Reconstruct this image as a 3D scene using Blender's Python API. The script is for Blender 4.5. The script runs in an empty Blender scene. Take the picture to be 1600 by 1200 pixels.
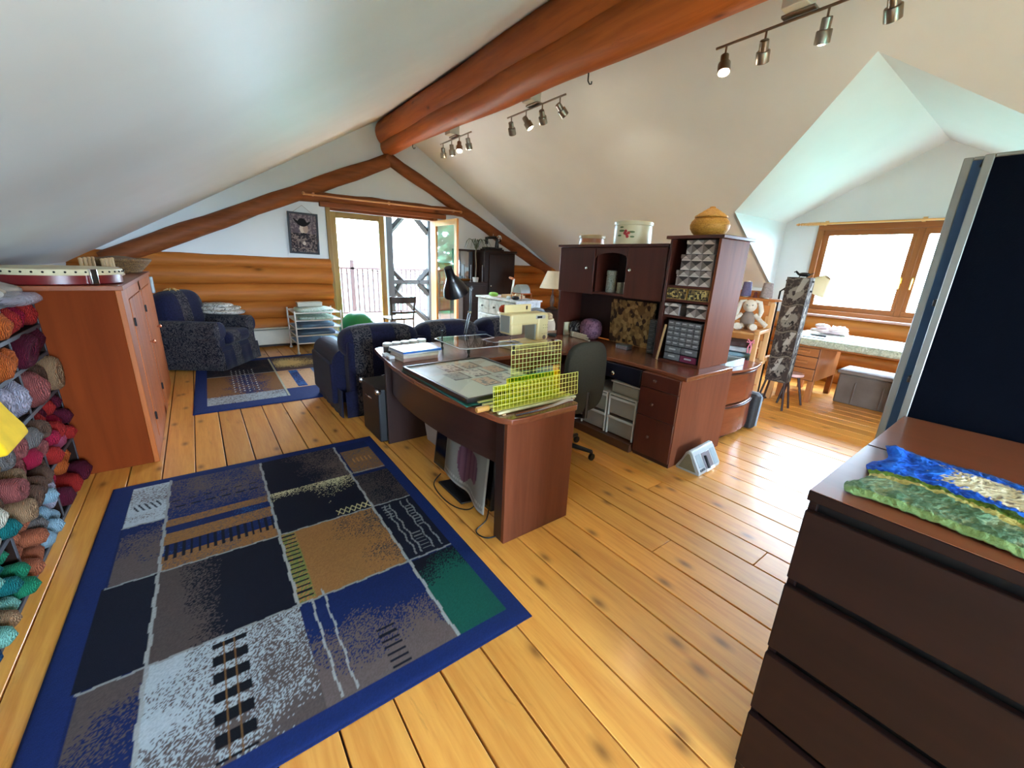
import bpy, bmesh, math, random
EXPO = 3.65
SKY = 6.0
LAMPE = 14.0
SPOTW = 2.5
import numpy as np
from mathutils import Vector, Matrix
R = math.radians
random.seed(7)
scn = bpy.context.scene
COL = scn.collection

# ---------------------------------------------------------------- camera
cam_d = bpy.data.cameras.new('camera')
cam_d.sensor_fit = 'HORIZONTAL'; cam_d.sensor_width = 36.0
cam_d.lens = 636.36 / 1600 * 36.0
cam_d.clip_start = 0.02
cam = bpy.data.objects.new('camera', cam_d); COL.objects.link(cam)
def cam_rows(a, b, c):
    ca, sa, cb, sb, cc, sc = math.cos(a), math.sin(a), math.cos(b), math.sin(b), math.cos(c), math.sin(c)
    Rz = Matrix(((ca, -sa, 0), (sa, ca, 0), (0, 0, 1)))
    B = Matrix(((1, 0, 0), (0, 0, -1), (0, 1, 0)))
    Rp = Matrix(((1, 0, 0), (0, cb, -sb), (0, sb, cb)))
    Rr = Matrix(((cc, -sc, 0), (sc, cc, 0), (0, 0, 1)))
    return Rr @ Rp @ B @ Rz
m = cam_rows(0.655151974, 0.289666376, 0.041462997)
cm = Matrix((m[0], -m[1], -m[2])).transposed().to_4x4()
cm.translation = (0, 0, 1.5)
cam.matrix_world = cm
scn.camera = cam

# ---------------------------------------------------------------- sky, exposure
scn.view_settings.view_transform = 'Standard'
scn.view_settings.look = 'None'
scn.view_settings.gamma = 1.0
scn.view_settings.use_curve_mapping = False
scn.view_settings.exposure = EXPO
w = bpy.data.worlds.new('overcast_sky'); scn.world = w; w.use_nodes = True
bg = w.node_tree.nodes['Background']
bg.inputs[0].default_value = (0.67, 0.89, 1.14, 1); bg.inputs[1].default_value = SKY
scn.cycles.max_bounces = 10; scn.cycles.diffuse_bounces = 6; scn.cycles.glossy_bounces = 4
scn.cycles.transparent_max_bounces = 16; scn.cycles.transmission_bounces = 8
scn.cycles.sample_clamp_indirect = 6.0
scn.cycles.use_denoising = True
try:
    scn.cycles.denoiser = 'OPENIMAGEDENOISE'
    scn.cycles.denoising_input_passes = 'RGB_ALBEDO_NORMAL'
except Exception: pass
def portal(name, loc, rot, sx, sy):
    d = bpy.data.lights.new(name, 'AREA'); d.shape = 'RECTANGLE'; d.size = sx; d.size_y = sy
    d.cycles.is_portal = True
    o = bpy.data.objects.new(name, d); COL.objects.link(o); o.location = loc; o.rotation_euler = rot
portal('door_daylight', (2.93, 7.93, 1.2), (R(-90), 0, 0), 2.1, 2.4)
portal('added_window_daylight', (1.2, -3.33, 1.05), (R(90), 0, 0), 2.2, 1.9)  # portal for the added opening behind the viewer
portal('window_daylight', (7.48, 1.27, 1.55), (0, R(90), 0), 1.3, 2.2)

# ---------------------------------------------------------------- colour and material helpers
def lin(v):
    v /= 255.0
    return v / 12.92 if v <= 0.04045 else ((v + 0.055) / 1.055) ** 2.4
def C(r, g, b): return (lin(r), lin(g), lin(b), 1.0)
def mul(c, f): return (min(1, c[0] * f), min(1, c[1] * f), min(1, c[2] * f), 1.0)
MATS = {}
class N:
    def __init__(s, name):
        s.m = bpy.data.materials.new(name); s.m.use_nodes = True
        s.t = s.m.node_tree; s.b = s.t.nodes['Principled BSDF']
    def n(s, t, **k):
        nd = s.t.nodes.new(t)
        for a, v in k.items(): setattr(nd, a, v)
        return nd
    def l(s, a, b): s.t.links.new(a, b)
    def noise(s, vec, scale, detail=3, rough=.55, dist=0):
        nd = s.n('ShaderNodeTexNoise'); nd.inputs['Scale'].default_value = scale; nd.inputs['Detail'].default_value = detail
        nd.inputs['Roughness'].default_value = rough; nd.inputs['Distortion'].default_value = dist
        if vec is not None: s.l(vec, nd.inputs['Vector'])
        return nd.outputs[0]
    def coord(s, scale=(1, 1, 1), rnd=0, kind='Object'):
        tc = s.n('ShaderNodeTexCoord'); mp = s.n('ShaderNodeMapping'); mp.inputs['Scale'].default_value = scale
        s.l(tc.outputs[kind], mp.inputs['Vector'])
        if rnd:
            oi = s.n('ShaderNodeObjectInfo'); mm = s.n('ShaderNodeMath', operation='MULTIPLY'); mm.inputs[1].default_value = rnd
            s.l(oi.outputs['Random'], mm.inputs[0]); s.l(mm.outputs[0], mp.inputs['Location'])
        return mp.outputs[0]
    def ramp(s, fac, stops):
        r = s.n('ShaderNodeValToRGB'); e = r.color_ramp.elements
        while len(e) < len(stops): e.new(.5)
        for i, (p, c) in enumerate(stops): e[i].position = p; e[i].color = c
        s.l(fac, r.inputs[0]); return r.outputs[0]
    def mix(s, a, b, f, mode='MIX'):
        x = s.n('ShaderNodeMix', data_type='RGBA', blend_type=mode)
        for sock, v in ((x.inputs[0], f), (x.inputs[6], a), (x.inputs[7], b)):
            if hasattr(v, 'node'): s.l(v, sock)
            else: sock.default_value = v
        return x.outputs[2]
    def bump(s, h, strength=.2, dist=.01):
        b = s.n('ShaderNodeBump'); b.inputs['Strength'].default_value = strength; b.inputs['Distance'].default_value = dist
        s.l(h, b.inputs['Height']); s.l(b.outputs[0], s.b.inputs['Normal'])
    def col(s, c):
        if hasattr(c, 'node'): s.l(c, s.b.inputs['Base Color'])
        else: s.b.inputs['Base Color'].default_value = c
    def set(s, **k):
        for a, v in k.items(): s.b.inputs[a.replace('_', ' ')].default_value = v
def flat(name, c, rough=.5, metal=0, var=.12, scale=12, bump=0, spec=.5, coat=0):
    if name in MATS: return MATS[name]
    s = N(name); v = s.coord(rnd=20); nz = s.noise(v, scale)
    s.col(s.ramp(nz, [(.3, mul(c, 1 - var)), (.7, mul(c, 1 + var))]))
    s.set(Roughness=rough, Metallic=metal); s.b.inputs['Specular IOR Level'].default_value = spec
    if coat: s.b.inputs['Coat Weight'].default_value = coat; s.b.inputs['Coat Roughness'].default_value = .12
    if bump: s.bump(s.noise(v, scale * 6, 4), bump, .004)
    MATS[name] = s.m; return s.m
def wood(name, c1, c2, axis='y', rough=.4, grain=1.0, knots=0, coat=0, rnd=30, tone=.25, bump=.08, spec=.5, kd='3D', scars=0):
    if name in MATS: return MATS[name]
    s = N(name); st = {'x': (.07, 1, 1), 'y': (1, .07, 1), 'z': (1, 1, .07)}[axis]
    v = s.coord([a * grain for a in st], rnd)
    g = s.noise(v, 26, 5, .6, .6); big = s.noise(v, 5, 2, .5, 1.0)
    base = s.mix(s.ramp(g, [(.28, c2), (.62, c1)]), s.ramp(big, [(.35, c2), (.65, c1)]), .45)
    if knots:
        v2 = s.coord([a * (1 if a == 1 else 7) for a in st], rnd)
        vo = s.n('ShaderNodeTexVoronoi', voronoi_dimensions=kd); vo.inputs['Scale'].default_value = knots; s.l(v2, vo.inputs['Vector'])
        kf = s.ramp(vo.outputs['Distance'], [(.0, (1, 1, 1, 1)), (.03, (.8, .8, .8, 1)), (.075, (.25, .25, .25, 1)), (.12, (0, 0, 0, 1))])
        base = s.mix(base, mul(c2, .42), kf)
    if scars:
        sc_ = s.noise(s.coord([a * (1 if a == 1 else 2.2) for a in st], rnd + 3), 9, 7, .78, 1.5)
        base = s.mix(base, mul(c2, .5), s.ramp(sc_, [(.6, (0, 0, 0, 1)), (.74, (scars, scars, scars, 1))]))
    if tone:
        oi = s.n('ShaderNodeObjectInfo'); mr = s.n('ShaderNodeMapRange')
        mr.inputs[3].default_value = 1 - tone; mr.inputs[4].default_value = 1 + tone
        s.l(oi.outputs['Random'], mr.inputs[0])
        hs = s.n('ShaderNodeHueSaturation'); s.l(mr.outputs[0], hs.inputs['Value']); s.l(base, hs.inputs['Color']); base = hs.outputs[0]
    s.col(base); s.set(Roughness=rough); s.b.inputs['Specular IOR Level'].default_value = spec
    if coat: s.b.inputs['Coat Weight'].default_value = coat; s.b.inputs['Coat Roughness'].default_value = .2
    if bump: s.bump(g, bump, .003)
    MATS[name] = s.m; return s.m
def glass(name, tint=(1, 1, 1, 1), clear=.92):
    if name in MATS: return MATS[name]
    s = N(name); s.t.nodes.remove(s.b)
    tr = s.n('ShaderNodeBsdfTransparent'); tr.inputs[0].default_value = tint
    gl = s.n('ShaderNodeBsdfGlossy'); gl.inputs['Roughness'].default_value = .03
    fr = s.n('ShaderNodeFresnel'); fr.inputs[0].default_value = 1.45
    ge = s.n('ShaderNodeNewGeometry'); iv = s.n('ShaderNodeMath', operation='SUBTRACT'); iv.inputs[0].default_value = 1.0; s.l(ge.outputs['Backfacing'], iv.inputs[1])
    fm = s.n('ShaderNodeMath', operation='MULTIPLY'); s.l(fr.outputs[0], fm.inputs[0]); s.l(iv.outputs[0], fm.inputs[1])
    mx = s.n('ShaderNodeMixShader'); s.l(fm.outputs[0], mx.inputs[0]); s.l(tr.outputs[0], mx.inputs[1]); s.l(gl.outputs[0], mx.inputs[2])
    s.l(mx.outputs[0], s.t.nodes['Material Output'].inputs[0])
    MATS[name] = s.m; return s.m
def vcol(name, rough=.9, bump=.3, scale=300, sheen=0):
    if name in MATS: return MATS[name]
    s = N(name); a = s.n('ShaderNodeVertexColor', layer_name='Col'); s.l(a.outputs[0], s.b.inputs['Base Color'])
    s.set(Roughness=rough); s.b.inputs['Specular IOR Level'].default_value = .25
    if bump: s.bump(s.noise(s.coord(), scale, 2), bump, .004)
    MATS[name] = s.m; return s.m
def emit(name, c, st):
    if name in MATS: return MATS[name]
    s = N(name); s.b.inputs['Emission Color'].default_value = c; s.b.inputs['Emission Strength'].default_value = st; s.col(c)
    MATS[name] = s.m; return s.m
def patches(name, cols, scale, rough=.8, kind='CELL', stretch=(1, 1, 1), detail=0):
    """printed / patterned cloth: random cells or blotches from a list of colours"""
    if name in MATS: return MATS[name]
    s = N(name); v = s.coord(stretch, 10)
    if kind == 'CELL':
        vo = s.n('ShaderNodeTexVoronoi'); vo.inputs['Scale'].default_value = scale; s.l(v, vo.inputs['Vector']); f = vo.outputs['Color']
        sp = s.n('ShaderNodeSeparateColor'); s.l(f, sp.inputs[0]); f = sp.outputs[0]
        stops = [(i / len(cols), c) for i, c in enumerate(cols)]
    else:
        f = s.noise(v, scale, 4, .6, 1.2)
        stops = [(.3 + .4 * i / max(1, len(cols) - 1), c) for i, c in enumerate(cols)]
    r = s.ramp(f, stops)
    if kind == 'CELL': r.node.color_ramp.interpolation = 'CONSTANT'
    s.col(r); s.set(Roughness=rough); MATS[name] = s.m; return s.m

# ---------------------------------------------------------------- mesh helpers
class B:
    """collects shapes, then links them as ONE mesh object"""
    def __init__(s): s.v = []; s.f = []
    def add(s, vs, fs):
        o = len(s.v); s.v += [tuple(p) for p in vs]; s.f += [tuple(i + o for i in q) for q in fs]; return s
    def box(s, x0, x1, y0, y1, z0, z1, M=None):
        vs = [(x, y, z) for z in (z0, z1) for y in (y0, y1) for x in (x0, x1)]
        if M is not None: vs = [tuple(M @ Vector(p)) for p in vs]
        return s.add(vs, [(0, 2, 3, 1), (4, 5, 7, 6), (0, 1, 5, 4), (2, 6, 7, 3), (0, 4, 6, 2), (1, 3, 7, 5)])
    def prism(s, poly, z0, z1, M=None):
        n = len(poly); vs = [(x, y, z0) for x, y in poly] + [(x, y, z1) for x, y in poly]
        if M is not None: vs = [tuple(M @ Vector(p)) for p in vs]
        fs = [tuple(range(n - 1, -1, -1)), tuple(range(n, 2 * n))] + [(i, (i + 1) % n, n + (i + 1) % n, n + i) for i in range(n)]
        return s.add(vs, fs)
    def tube(s, pts, r, n=10, cap=True):
        pts = [Vector(p) for p in pts]; rs = r if isinstance(r, (list, tuple)) else [r] * len(pts)
        vs, fs = [], []; up = None
        for i, p in enumerate(pts):
            d = (pts[min(i + 1, len(pts) - 1)] - pts[max(i - 1, 0)]).normalized()
            if up is None: up = Vector((0, 0, 1)) if abs(d.z) < .9 else Vector((1, 0, 0))
            a = d.cross(up).normalized(); up = a.cross(d).normalized()
            for k in range(n):
                t = 2 * math.pi * k / n; vs.append(p + (a * math.cos(t) + up * math.sin(t)) * rs[i])
        for i in range(len(pts) - 1):
            for k in range(n):
                k2 = (k + 1) % n; fs.append((i * n + k, i * n + k2, (i + 1) * n + k2, (i + 1) * n + k))
        if cap: fs += [tuple(range(n - 1, -1, -1)), tuple(range((len(pts) - 1) * n, len(pts) * n))]
        return s.add(vs, fs)
    def lathe(s, prof, c=(0, 0, 0), n=24, M=None, close=True):
        vs, fs = [], []
        for r, z in prof:
            for k in range(n):
                t = 2 * math.pi * k / n; vs.append((r * math.cos(t), r * math.sin(t), z))
        for i in range(len(prof) - 1):
            for k in range(n):
                k2 = (k + 1) % n; fs.append((i * n + k, i * n + k2, (i + 1) * n + k2, (i + 1) * n + k))
        if close: fs += [tuple(range(n - 1, -1, -1)), tuple(range((len(prof) - 1) * n, len(prof) * n))]
        vs = [Vector(p) for p in vs]
        if M is not None: vs = [M @ p for p in vs]
        c = Vector(c); return s.add([p + c for p in vs], fs)
    def ball(s, c, r, nu=14, nv=9, M=None, p=2.0):
        r = r if isinstance(r, (list, tuple)) else (r, r, r); vs, fs = [], []
        def pw(a): return math.copysign(abs(a) ** (2 / p), a)
        for j in range(nv + 1):
            ph = -math.pi / 2 + math.pi * j / nv
            for i in range(nu):
                t = 2 * math.pi * i / nu
                q = Vector((r[0] * pw(math.cos(ph)) * pw(math.cos(t)), r[1] * pw(math.cos(ph)) * pw(math.sin(t)), r[2] * pw(math.sin(ph))))
                if M is not None: q = M @ q
                vs.append(q + Vector(c))
        for j in range(nv):
            for i in range(nu):
                i2 = (i + 1) % nu; fs.append((j * nu + i, j * nu + i2, (j + 1) * nu + i2, (j + 1) * nu + i))
        return s.add(vs, fs)
    def mesh(s, name):
        me = bpy.data.meshes.new(name); me.from_pydata([tuple(p) for p in s.v], [], s.f); me.update()
        bm = bmesh.new(); bm.from_mesh(me); bmesh.ops.remove_doubles(bm, verts=bm.verts, dist=1e-6)
        bmesh.ops.recalc_face_normals(bm, faces=bm.faces); bm.to_mesh(me); bm.free(); return me
    def obj(s, name, mat, parent=None, bevel=0, seg=2, smooth=40, label=None, sub=0, loc=None):
        o = bpy.data.objects.new(name, s.mesh(name)); COL.objects.link(o); return fin(o, mat, parent, bevel, seg, smooth, label, sub, loc)
def fin(o, mat, parent=None, bevel=0, seg=2, smooth=40, label=None, sub=0, loc=None):
    me = o.data
    for mm in (mat if isinstance(mat, (list, tuple)) else [mat]): me.materials.append(mm)
    if smooth:
        me.shade_smooth()
        if smooth < 180: me.set_sharp_from_angle(angle=R(smooth))
    if bevel:
        b = o.modifiers.new('bevel', 'BEVEL'); b.width = bevel; b.segments = seg; b.limit_method = 'ANGLE'; b.angle_limit = R(40); b.harden_normals = False
    if sub:
        b = o.modifiers.new('sub', 'SUBSURF'); b.levels = sub; b.render_levels = sub
    if parent is not None: o.parent = parent
    if label: o['label'] = label
    if loc is not None: o.location = loc
    return o
def box(name, x0, x1, y0, y1, z0, z1, mat, parent=None, bevel=.003, seg=2, label=None, smooth=40):
    return B().box(x0, x1, y0, y1, z0, z1).obj(name, mat, parent, bevel, seg, smooth, label)
def tag(o, label, cat=None, group=None, kind=None):
    o['label'] = label
    if cat: o['category'] = cat
    if group: o['group'] = group
    if kind: o['kind'] = kind
    return o
def thing(name, label, cat, loc=(0, 0, 0), rz=0, group=None, rot=None):
    o = bpy.data.objects.new(name, None); COL.objects.link(o); o.empty_display_size = .05
    o.location = loc; o.rotation_euler = rot if rot else (0, 0, R(rz)); tag(o, label, cat, group); return o
def struct(o, label=None):
    o['kind'] = 'structure'
    if label: o['label'] = label
    return o
def sroot(name, label=None):
    o = bpy.data.objects.new(name, None); COL.objects.link(o); o.empty_display_size = .05; return struct(o, label)
def copy_tree(o, parent=None):
    c = o.copy(); COL.objects.link(c); c.parent = parent
    for ch in list(o.children): copy_tree(ch, c)
    return c
def share(proto, name, parent, loc=None, rot=None, scale=None, mat=None):
    """another object on the same mesh data"""
    o = bpy.data.objects.new(name, proto.data); COL.objects.link(o); o.parent = parent
    if loc is not None: o.location = loc
    if rot is not None: o.rotation_euler = rot
    if scale is not None: o.scale = scale
    for md in proto.modifiers:
        n = o.modifiers.new(md.name, md.type)
        if md.type == 'BEVEL': n.width = md.width; n.segments = md.segments; n.limit_method = md.limit_method; n.angle_limit = md.angle_limit
        if md.type == 'SUBSURF': n.levels = md.levels; n.render_levels = md.render_levels
    if mat is not None:
        o.material_slots[0].link = 'OBJECT'; o.material_slots[0].material = mat
    return o
def log_mesh(b, p0, p1, r0, r1, n=14, seg=14, wob=.012, seed=1, squash=1.0):
    """a peeled log: a tapered tube with gentle irregular swelling"""
    rn = random.Random(seed); p0, p1 = Vector(p0), Vector(p1); d = (p1 - p0); L = d.length; d.normalize()
    up = Vector((0, 0, 1)) if abs(d.z) < .9 else Vector((1, 0, 0)); a = d.cross(up).normalized(); u = a.cross(d)
    ph = [rn.uniform(0, 6.28) for _ in range(8)]; vs, fs = [], []
    for i in range(seg + 1):
        t = i / seg; r = r0 + (r1 - r0) * t; c = p0 + d * (L * t)
        for k in range(n):
            th = 2 * math.pi * k / n
            rr = r + wob * (.5 * math.sin(t * 9 + ph[0]) + .4 * math.sin(t * 23 + ph[1] + th) + .35 * math.sin(2 * th + ph[2] + t * 5) + .25 * math.sin(t * 41 + ph[3] + 2 * th))
            vs.append(c + (a * math.cos(th) + u * (math.sin(th) * squash)) * rr)
    for i in range(seg):
        for k in range(n):
            k2 = (k + 1) % n; fs.append((i * n + k, i * n + k2, (i + 1) * n + k2, (i + 1) * n + k))
    fs += [tuple(range(n - 1, -1, -1)), tuple(range(seg * n, (seg + 1) * n))]
    return b.add(vs, fs)
def colour_grid(name, nx, ny, fpos, fcol, mat, parent=None, back=None, label=None):
    """a sheet whose printed/woven colours are computed per vertex; fpos(u,v)->xyz arrays, fcol(u,v)->rgb arrays"""
    u, v = np.meshgrid(np.linspace(0, 1, nx), np.linspace(0, 1, ny)); P = np.stack(fpos(u, v), -1).reshape(-1, 3); K = np.stack(fcol(u, v), -1).reshape(-1, 3)
    i, j = np.meshgrid(np.arange(nx - 1), np.arange(ny - 1)); q = (j * nx + i).ravel()
    F = np.stack([q, q + 1, q + nx + 1, q + nx], -1); nv = len(P)
    if back is not None:   # closed underside and rim
        P = np.concatenate([P, P + np.array(back)]); K = np.concatenate([K, K]); G = F[:, ::-1] + nv
        e = np.concatenate([np.arange(nx), np.arange(1, ny) * nx + nx - 1, (ny - 1) * nx + np.arange(nx - 2, -1, -1), np.arange(ny - 2, 0, -1) * nx]); e2 = np.roll(e, -1)
        F = np.concatenate([F, G, np.stack([e2, e, e + nv, e2 + nv], -1)])
    me = bpy.data.meshes.new(name); me.vertices.add(len(P)); me.vertices.foreach_set('co', P.astype('f').ravel())
    me.loops.add(F.size); me.loops.foreach_set('vertex_index', F.astype('i').ravel()); me.polygons.add(len(F))
    me.polygons.foreach_set('loop_start', np.arange(0, F.size, 4, dtype='i')); me.update(calc_edges=True)
    at = me.color_attributes.new('Col', 'FLOAT_COLOR', 'POINT'); at.data.foreach_set('color', np.concatenate([K, np.ones((len(K), 1))], 1).astype('f').ravel())
    o = bpy.data.objects.new(name, me); COL.objects.link(o); return fin(o, mat, parent, smooth=40, label=label)
def L3(r, g, b): return np.array([lin(r), lin(g), lin(b)])
def vnoise(u, v, f, seed=0):
    """value noise on a numpy grid"""
    g = np.random.RandomState(seed).rand(64, 64); x = (u * f) % 64; y = (v * f) % 64; xi = x.astype(int); yi = y.astype(int); fx = x - xi; fy = y - yi
    fx = fx * fx * (3 - 2 * fx); fy = fy * fy * (3 - 2 * fy); a = g[yi % 64, xi % 64]; b = g[yi % 64, (xi + 1) % 64]; c = g[(yi + 1) % 64, xi % 64]; d = g[(yi + 1) % 64, (xi + 1) % 64]
    return (a * (1 - fx) + b * fx) * (1 - fy) + (c * (1 - fx) + d * fx) * fy
# ================================================================ materials of the place
PLASTER = flat('white_plaster', C(211, 216, 217), .55, var=.03, scale=1.5, bump=.05)
FLOORWOOD = wood('varnished_pine_boards', C(243, 176, 82), C(216, 138, 52), 'y', .4, 1.9, 3.6, coat=.45, tone=.16, bump=.06, spec=.6, kd='2D', scars=.6)
LOGX = wood('peeled_log_along_x', C(194, 118, 50), C(150, 82, 30), 'x', .5, .6, 2.0, tone=.1, bump=.1, spec=.2)
LOGY = wood('peeled_log_along_y', C(190, 102, 44), C(132, 62, 24), 'y', .45, .6, 3.0, tone=.08, bump=.2, spec=.25, scars=.5)
TRIMX = wood('stained_trim_along_x', C(142, 82, 46), C(102, 54, 28), 'x', .5, .8, 2.2, tone=.05, bump=.15, spec=.2)
TRIMZ = wood('stained_trim_along_z', C(158, 98, 46), C(122, 70, 30), 'z', .4, .8, 0, tone=.05)
TRIMY = wood('stained_trim_along_y', C(158, 98, 46), C(122, 70, 30), 'y', .4, .8, 0, tone=.05)
PINEZ = wood('honey_pine_along_z', C(206, 138, 62), C(166, 98, 38), 'z', .35, .8, 0, tone=.05)
GLASS = glass('window_glass')
# ================================================================ floor
XR, ZR, S = 2.99, 3.81, 0.59
XL, XE, YN, YF = -1.3, 7.3, -3.2, 7.8
def zR(x): return ZR - S * (x - XR)
def zL(x): return ZR - S * (XR - x)
floor = struct(box('floor', XL, XE + .3, YN, YF + .2, -.12, -.024, flat('dark_subfloor', C(46, 26, 12), .8), bevel=0), 'wide pine plank floor, honey varnished')
rn = random.Random(3)
fixed = {12: [0.639], 13: [1.431], 10: [1.014]}
PW = .1815
pl_cache = {}
for k in range(-7, 41):
    x0 = -.012 + PW * k; x1 = x0 + PW
    if x1 < XL + .02 or x0 > XE: continue
    cuts = fixed.get(k, [])
    if not cuts and rn.random() < .45: cuts = [rn.uniform(3.2, 7.0)]
    ys = [YN] + sorted(cuts) + [YF]
    for a, b_ in zip(ys[:-1], ys[1:]):
        g = .003 if k % 3 else .0048
        h = rn.uniform(-.0012, .0008)
        o = B().box(max(x0 + g, XL), min(x1 - g, XE), a + .0015, b_ - .0015, -.024, h).obj('plank', FLOORWOOD, floor, .0025, 1)
# ================================================================ ceiling
def slab(name, polys, nrm, mat, label, th=.06):
    b = B()
    for p in polys:
        n = len(p); q = [Vector(a) + Vector(nrm) * th for a in p]
        b.add([Vector(a) for a in p] + q, [tuple(range(n)), tuple(range(2 * n - 1, n - 1, -1))] + [(i, (i + 1) % n, n + (i + 1) % n, n + i) for i in range(n)])
    return struct(b.obj(name, mat, None, smooth=0), label)
nL = Vector((-S, 0, 1)).normalized(); nR = Vector((S, 0, 1)).normalized()
slab('ceiling', [[(XR, YN, ZR), (XR, YF, ZR), (XL, YF, zL(XL)), (XL, YN, zL(XL))]], nL, PLASTER, 'white sloping ceiling above the yarn shelves')
DY0, DY1, DYM, DZE, DZR = -.28, 2.82, 1.27, 2.235, 3.085
xe = XR + (ZR - DZE) / S; xa = XR + (ZR - DZR) / S
def PR(x, y): return (x, y, zR(x))
slab('ceiling', [[PR(XR, DY1), PR(XE, DY1), PR(XE, YF), PR(XR, YF)], [PR(XR, YN), PR(XE, YN), PR(XE, DY0), PR(XR, DY0)],
    [PR(XR, DY0), PR(xe, DY0), PR(xa, DYM), PR(XR, DYM)], [PR(XR, DYM), PR(xa, DYM), PR(xe, DY1), PR(XR, DY1)]], nR, PLASTER, 'white sloping ceiling with the dormer opening')
sl = (DZR - DZE) / (DY1 - DYM)
slab('ceiling', [[(xa, DYM, DZR), (XE + .1, DYM, DZR), (XE + .1, DY1, DZE), (xe, DY1, DZE)]], Vector((0, sl, 1)).normalized(), PLASTER, 'far slope of the dormer ceiling')
slab('ceiling', [[(xa, DYM, DZR), (XE + .1, DYM, DZR), (XE + .1, DY0, DZE), (xe, DY0, DZE)]], Vector((0, -sl, 1)).normalized(), PLASTER, 'near slope of the dormer ceiling')
for y, s_ in ((DY1, 1), (DY0, -1)):
    slab('wall_dormer_cheek', [[(xe, y - .002 * s_, DZE), (XE + .1, y - .002 * s_, DZE), (XE + .1, y - .002 * s_, zR(XE + .1))]], (0, s_, 0), PLASTER, 'triangular white side wall of the dormer', .05)
# ================================================================ walls
struct(box('wall_left', XL - .1, XL, YN, YF, -.02, zL(XL), PLASTER, bevel=0), 'low white knee wall behind the yarn shelves')
NX0, NX1, NZ0, NZ1 = .1, 2.3, .1, 2.0
b = B(); MN = Matrix(((1, 0, 0, 0), (0, 0, -1, YN), (0, 1, 0, 0), (0, 0, 0, 1)))
b.prism([(XL, -.02), (NX0, -.02), (NX0, zL(NX0)), (XL, zL(XL))], 0, .16, MN); b.prism([(NX1, -.02), (XE, -.02), (XE, zR(XE)), (XR, ZR), (NX1, zL(NX1))], 0, .16, MN)
b.prism([(NX0, NZ1), (NX1, NZ1), (NX1, zL(NX1)), (NX0, zL(NX0))], 0, .16, MN); b.prism([(NX0, -.02), (NX1, -.02), (NX1, NZ0), (NX0, NZ0)], 0, .16, MN)
struct(b.obj('wall_near', PLASTER, smooth=0), 'white end wall of the attic behind the viewer')
win_added = sroot('window_added', 'added wide glazed opening in the unseen end wall behind the viewer')  # opening added in the unseen end wall to light the foreground
for k in range(2):
    a0 = NX0 + k * (NX1 - NX0) / 2; a1 = a0 + (NX1 - NX0) / 2
    for p in ((a0, a0 + .06, NZ0, NZ1), (a1 - .06, a1, NZ0, NZ1), (a0, a1, NZ0, NZ0 + .08), (a0, a1, NZ1 - .08, NZ1)): box('sash_rail', p[0], p[1], YN - .1, YN - .05, p[2], p[3], TRIMZ, win_added, .004)
    box('pane', a0 + .055, a1 - .055, YN - .078, YN - .07, NZ0 + .075, NZ1 - .075, GLASS, win_added, 0)
# far gable: plaster above the logs, cut around the doorway
DX0, DX1, DZT = 1.92, 3.93, 2.27
ZLOG = 1.44
b = B(); MW = Matrix(((1, 0, 0, 0), (0, 0, 1, YF), (0, 1, 0, 0), (0, 0, 0, 1)))
b.prism([(XL, -.02), (DX0, -.02), (DX0, DZT), (DX0, zL(DX0)), (XL, zL(XL))], 0, .16, MW)
b.prism([(DX0, DZT), (DX1, DZT), (DX1, zR(DX1)), (XR, ZR), (DX0, zL(DX0))], 0, .16, MW)
b.prism([(DX1, -.02), (XE, -.02), (XE, zR(XE)), (DX1, zR(DX1))], 0, .16, MW)
wall_far = struct(b.obj('wall_far', PLASTER, smooth=0), 'white gable wall with log courses and double doors')
zc = [(.075, .14), (.335, .148), (.605, .148), (.875, .148), (1.14, .148), (1.35, .102)]
for i, (z, r) in enumerate(zc):
    b = log_mesh(B(), (XL, YF + .02, z), (DX0 - .02, YF + .02, z + .012 * math.sin(i * 2.1)), r * (1.02 if i % 2 else .96), r * (.97 if i % 2 else 1.03), 16, 22, .008, i + 1); b.obj('log', LOGX, wall_far)
    xr = XE + .05
    b = log_mesh(B(), (DX1 + .03, YF + .02, z), (xr, YF + .02, z), r, r * .97, 16, 22, .008, i + 21); b.obj('log', LOGX, wall_far)
# log rafters, tie log and ridge logs
def strct_log(name, p0, p1, r0, r1, mat, label, seed, squash=1, wob=.014, n=18, seg=26):
    return struct(log_mesh(B(), p0, p1, r0, r1, n, seg, wob, seed, squash).obj(name, mat), label)
strct_log('trim_1', (3.0, YF - .01, 3.13), (-.95, YF - .01, 1.31), .11, .125, TRIMX, 'log rafter set in the gable wall, running down to the armchair corner', 31)
strct_log('trim_2', (2.95, YF - .02, 3.2), (6.95, YF - .02, 1.33), .10, .115, TRIMX, 'log rafter set in the gable wall, running down above the dark cabinet', 32)
strct_log('trim_3', (1.5, YF - .02, 2.40), (4.55, YF - .02, 2.43), .085, .08, TRIMX, 'horizontal tie log over the double doors', 33)
struct(box('trim_4', DX0 - .12, DX1 + .2, YF - .07, YF + .02, 2.265, 2.345, TRIMX, bevel=.01), 'wooden head casing over the double doors')
strct_log('trim_5', (3.0, YF, 3.345), (3.01, YN, 3.265), .125, .235, LOGY, 'lower log of the ridge beam', 34, 1, .02, 20, 44)
strct_log('trim_6', (2.99, YF, 3.56), (2.98, YN, 3.56), .20, .235, LOGY, 'upper log of the ridge beam', 35, 1, .02, 20, 44)
IRON = flat('black_iron', C(26, 24, 24), .5, .6)
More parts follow.
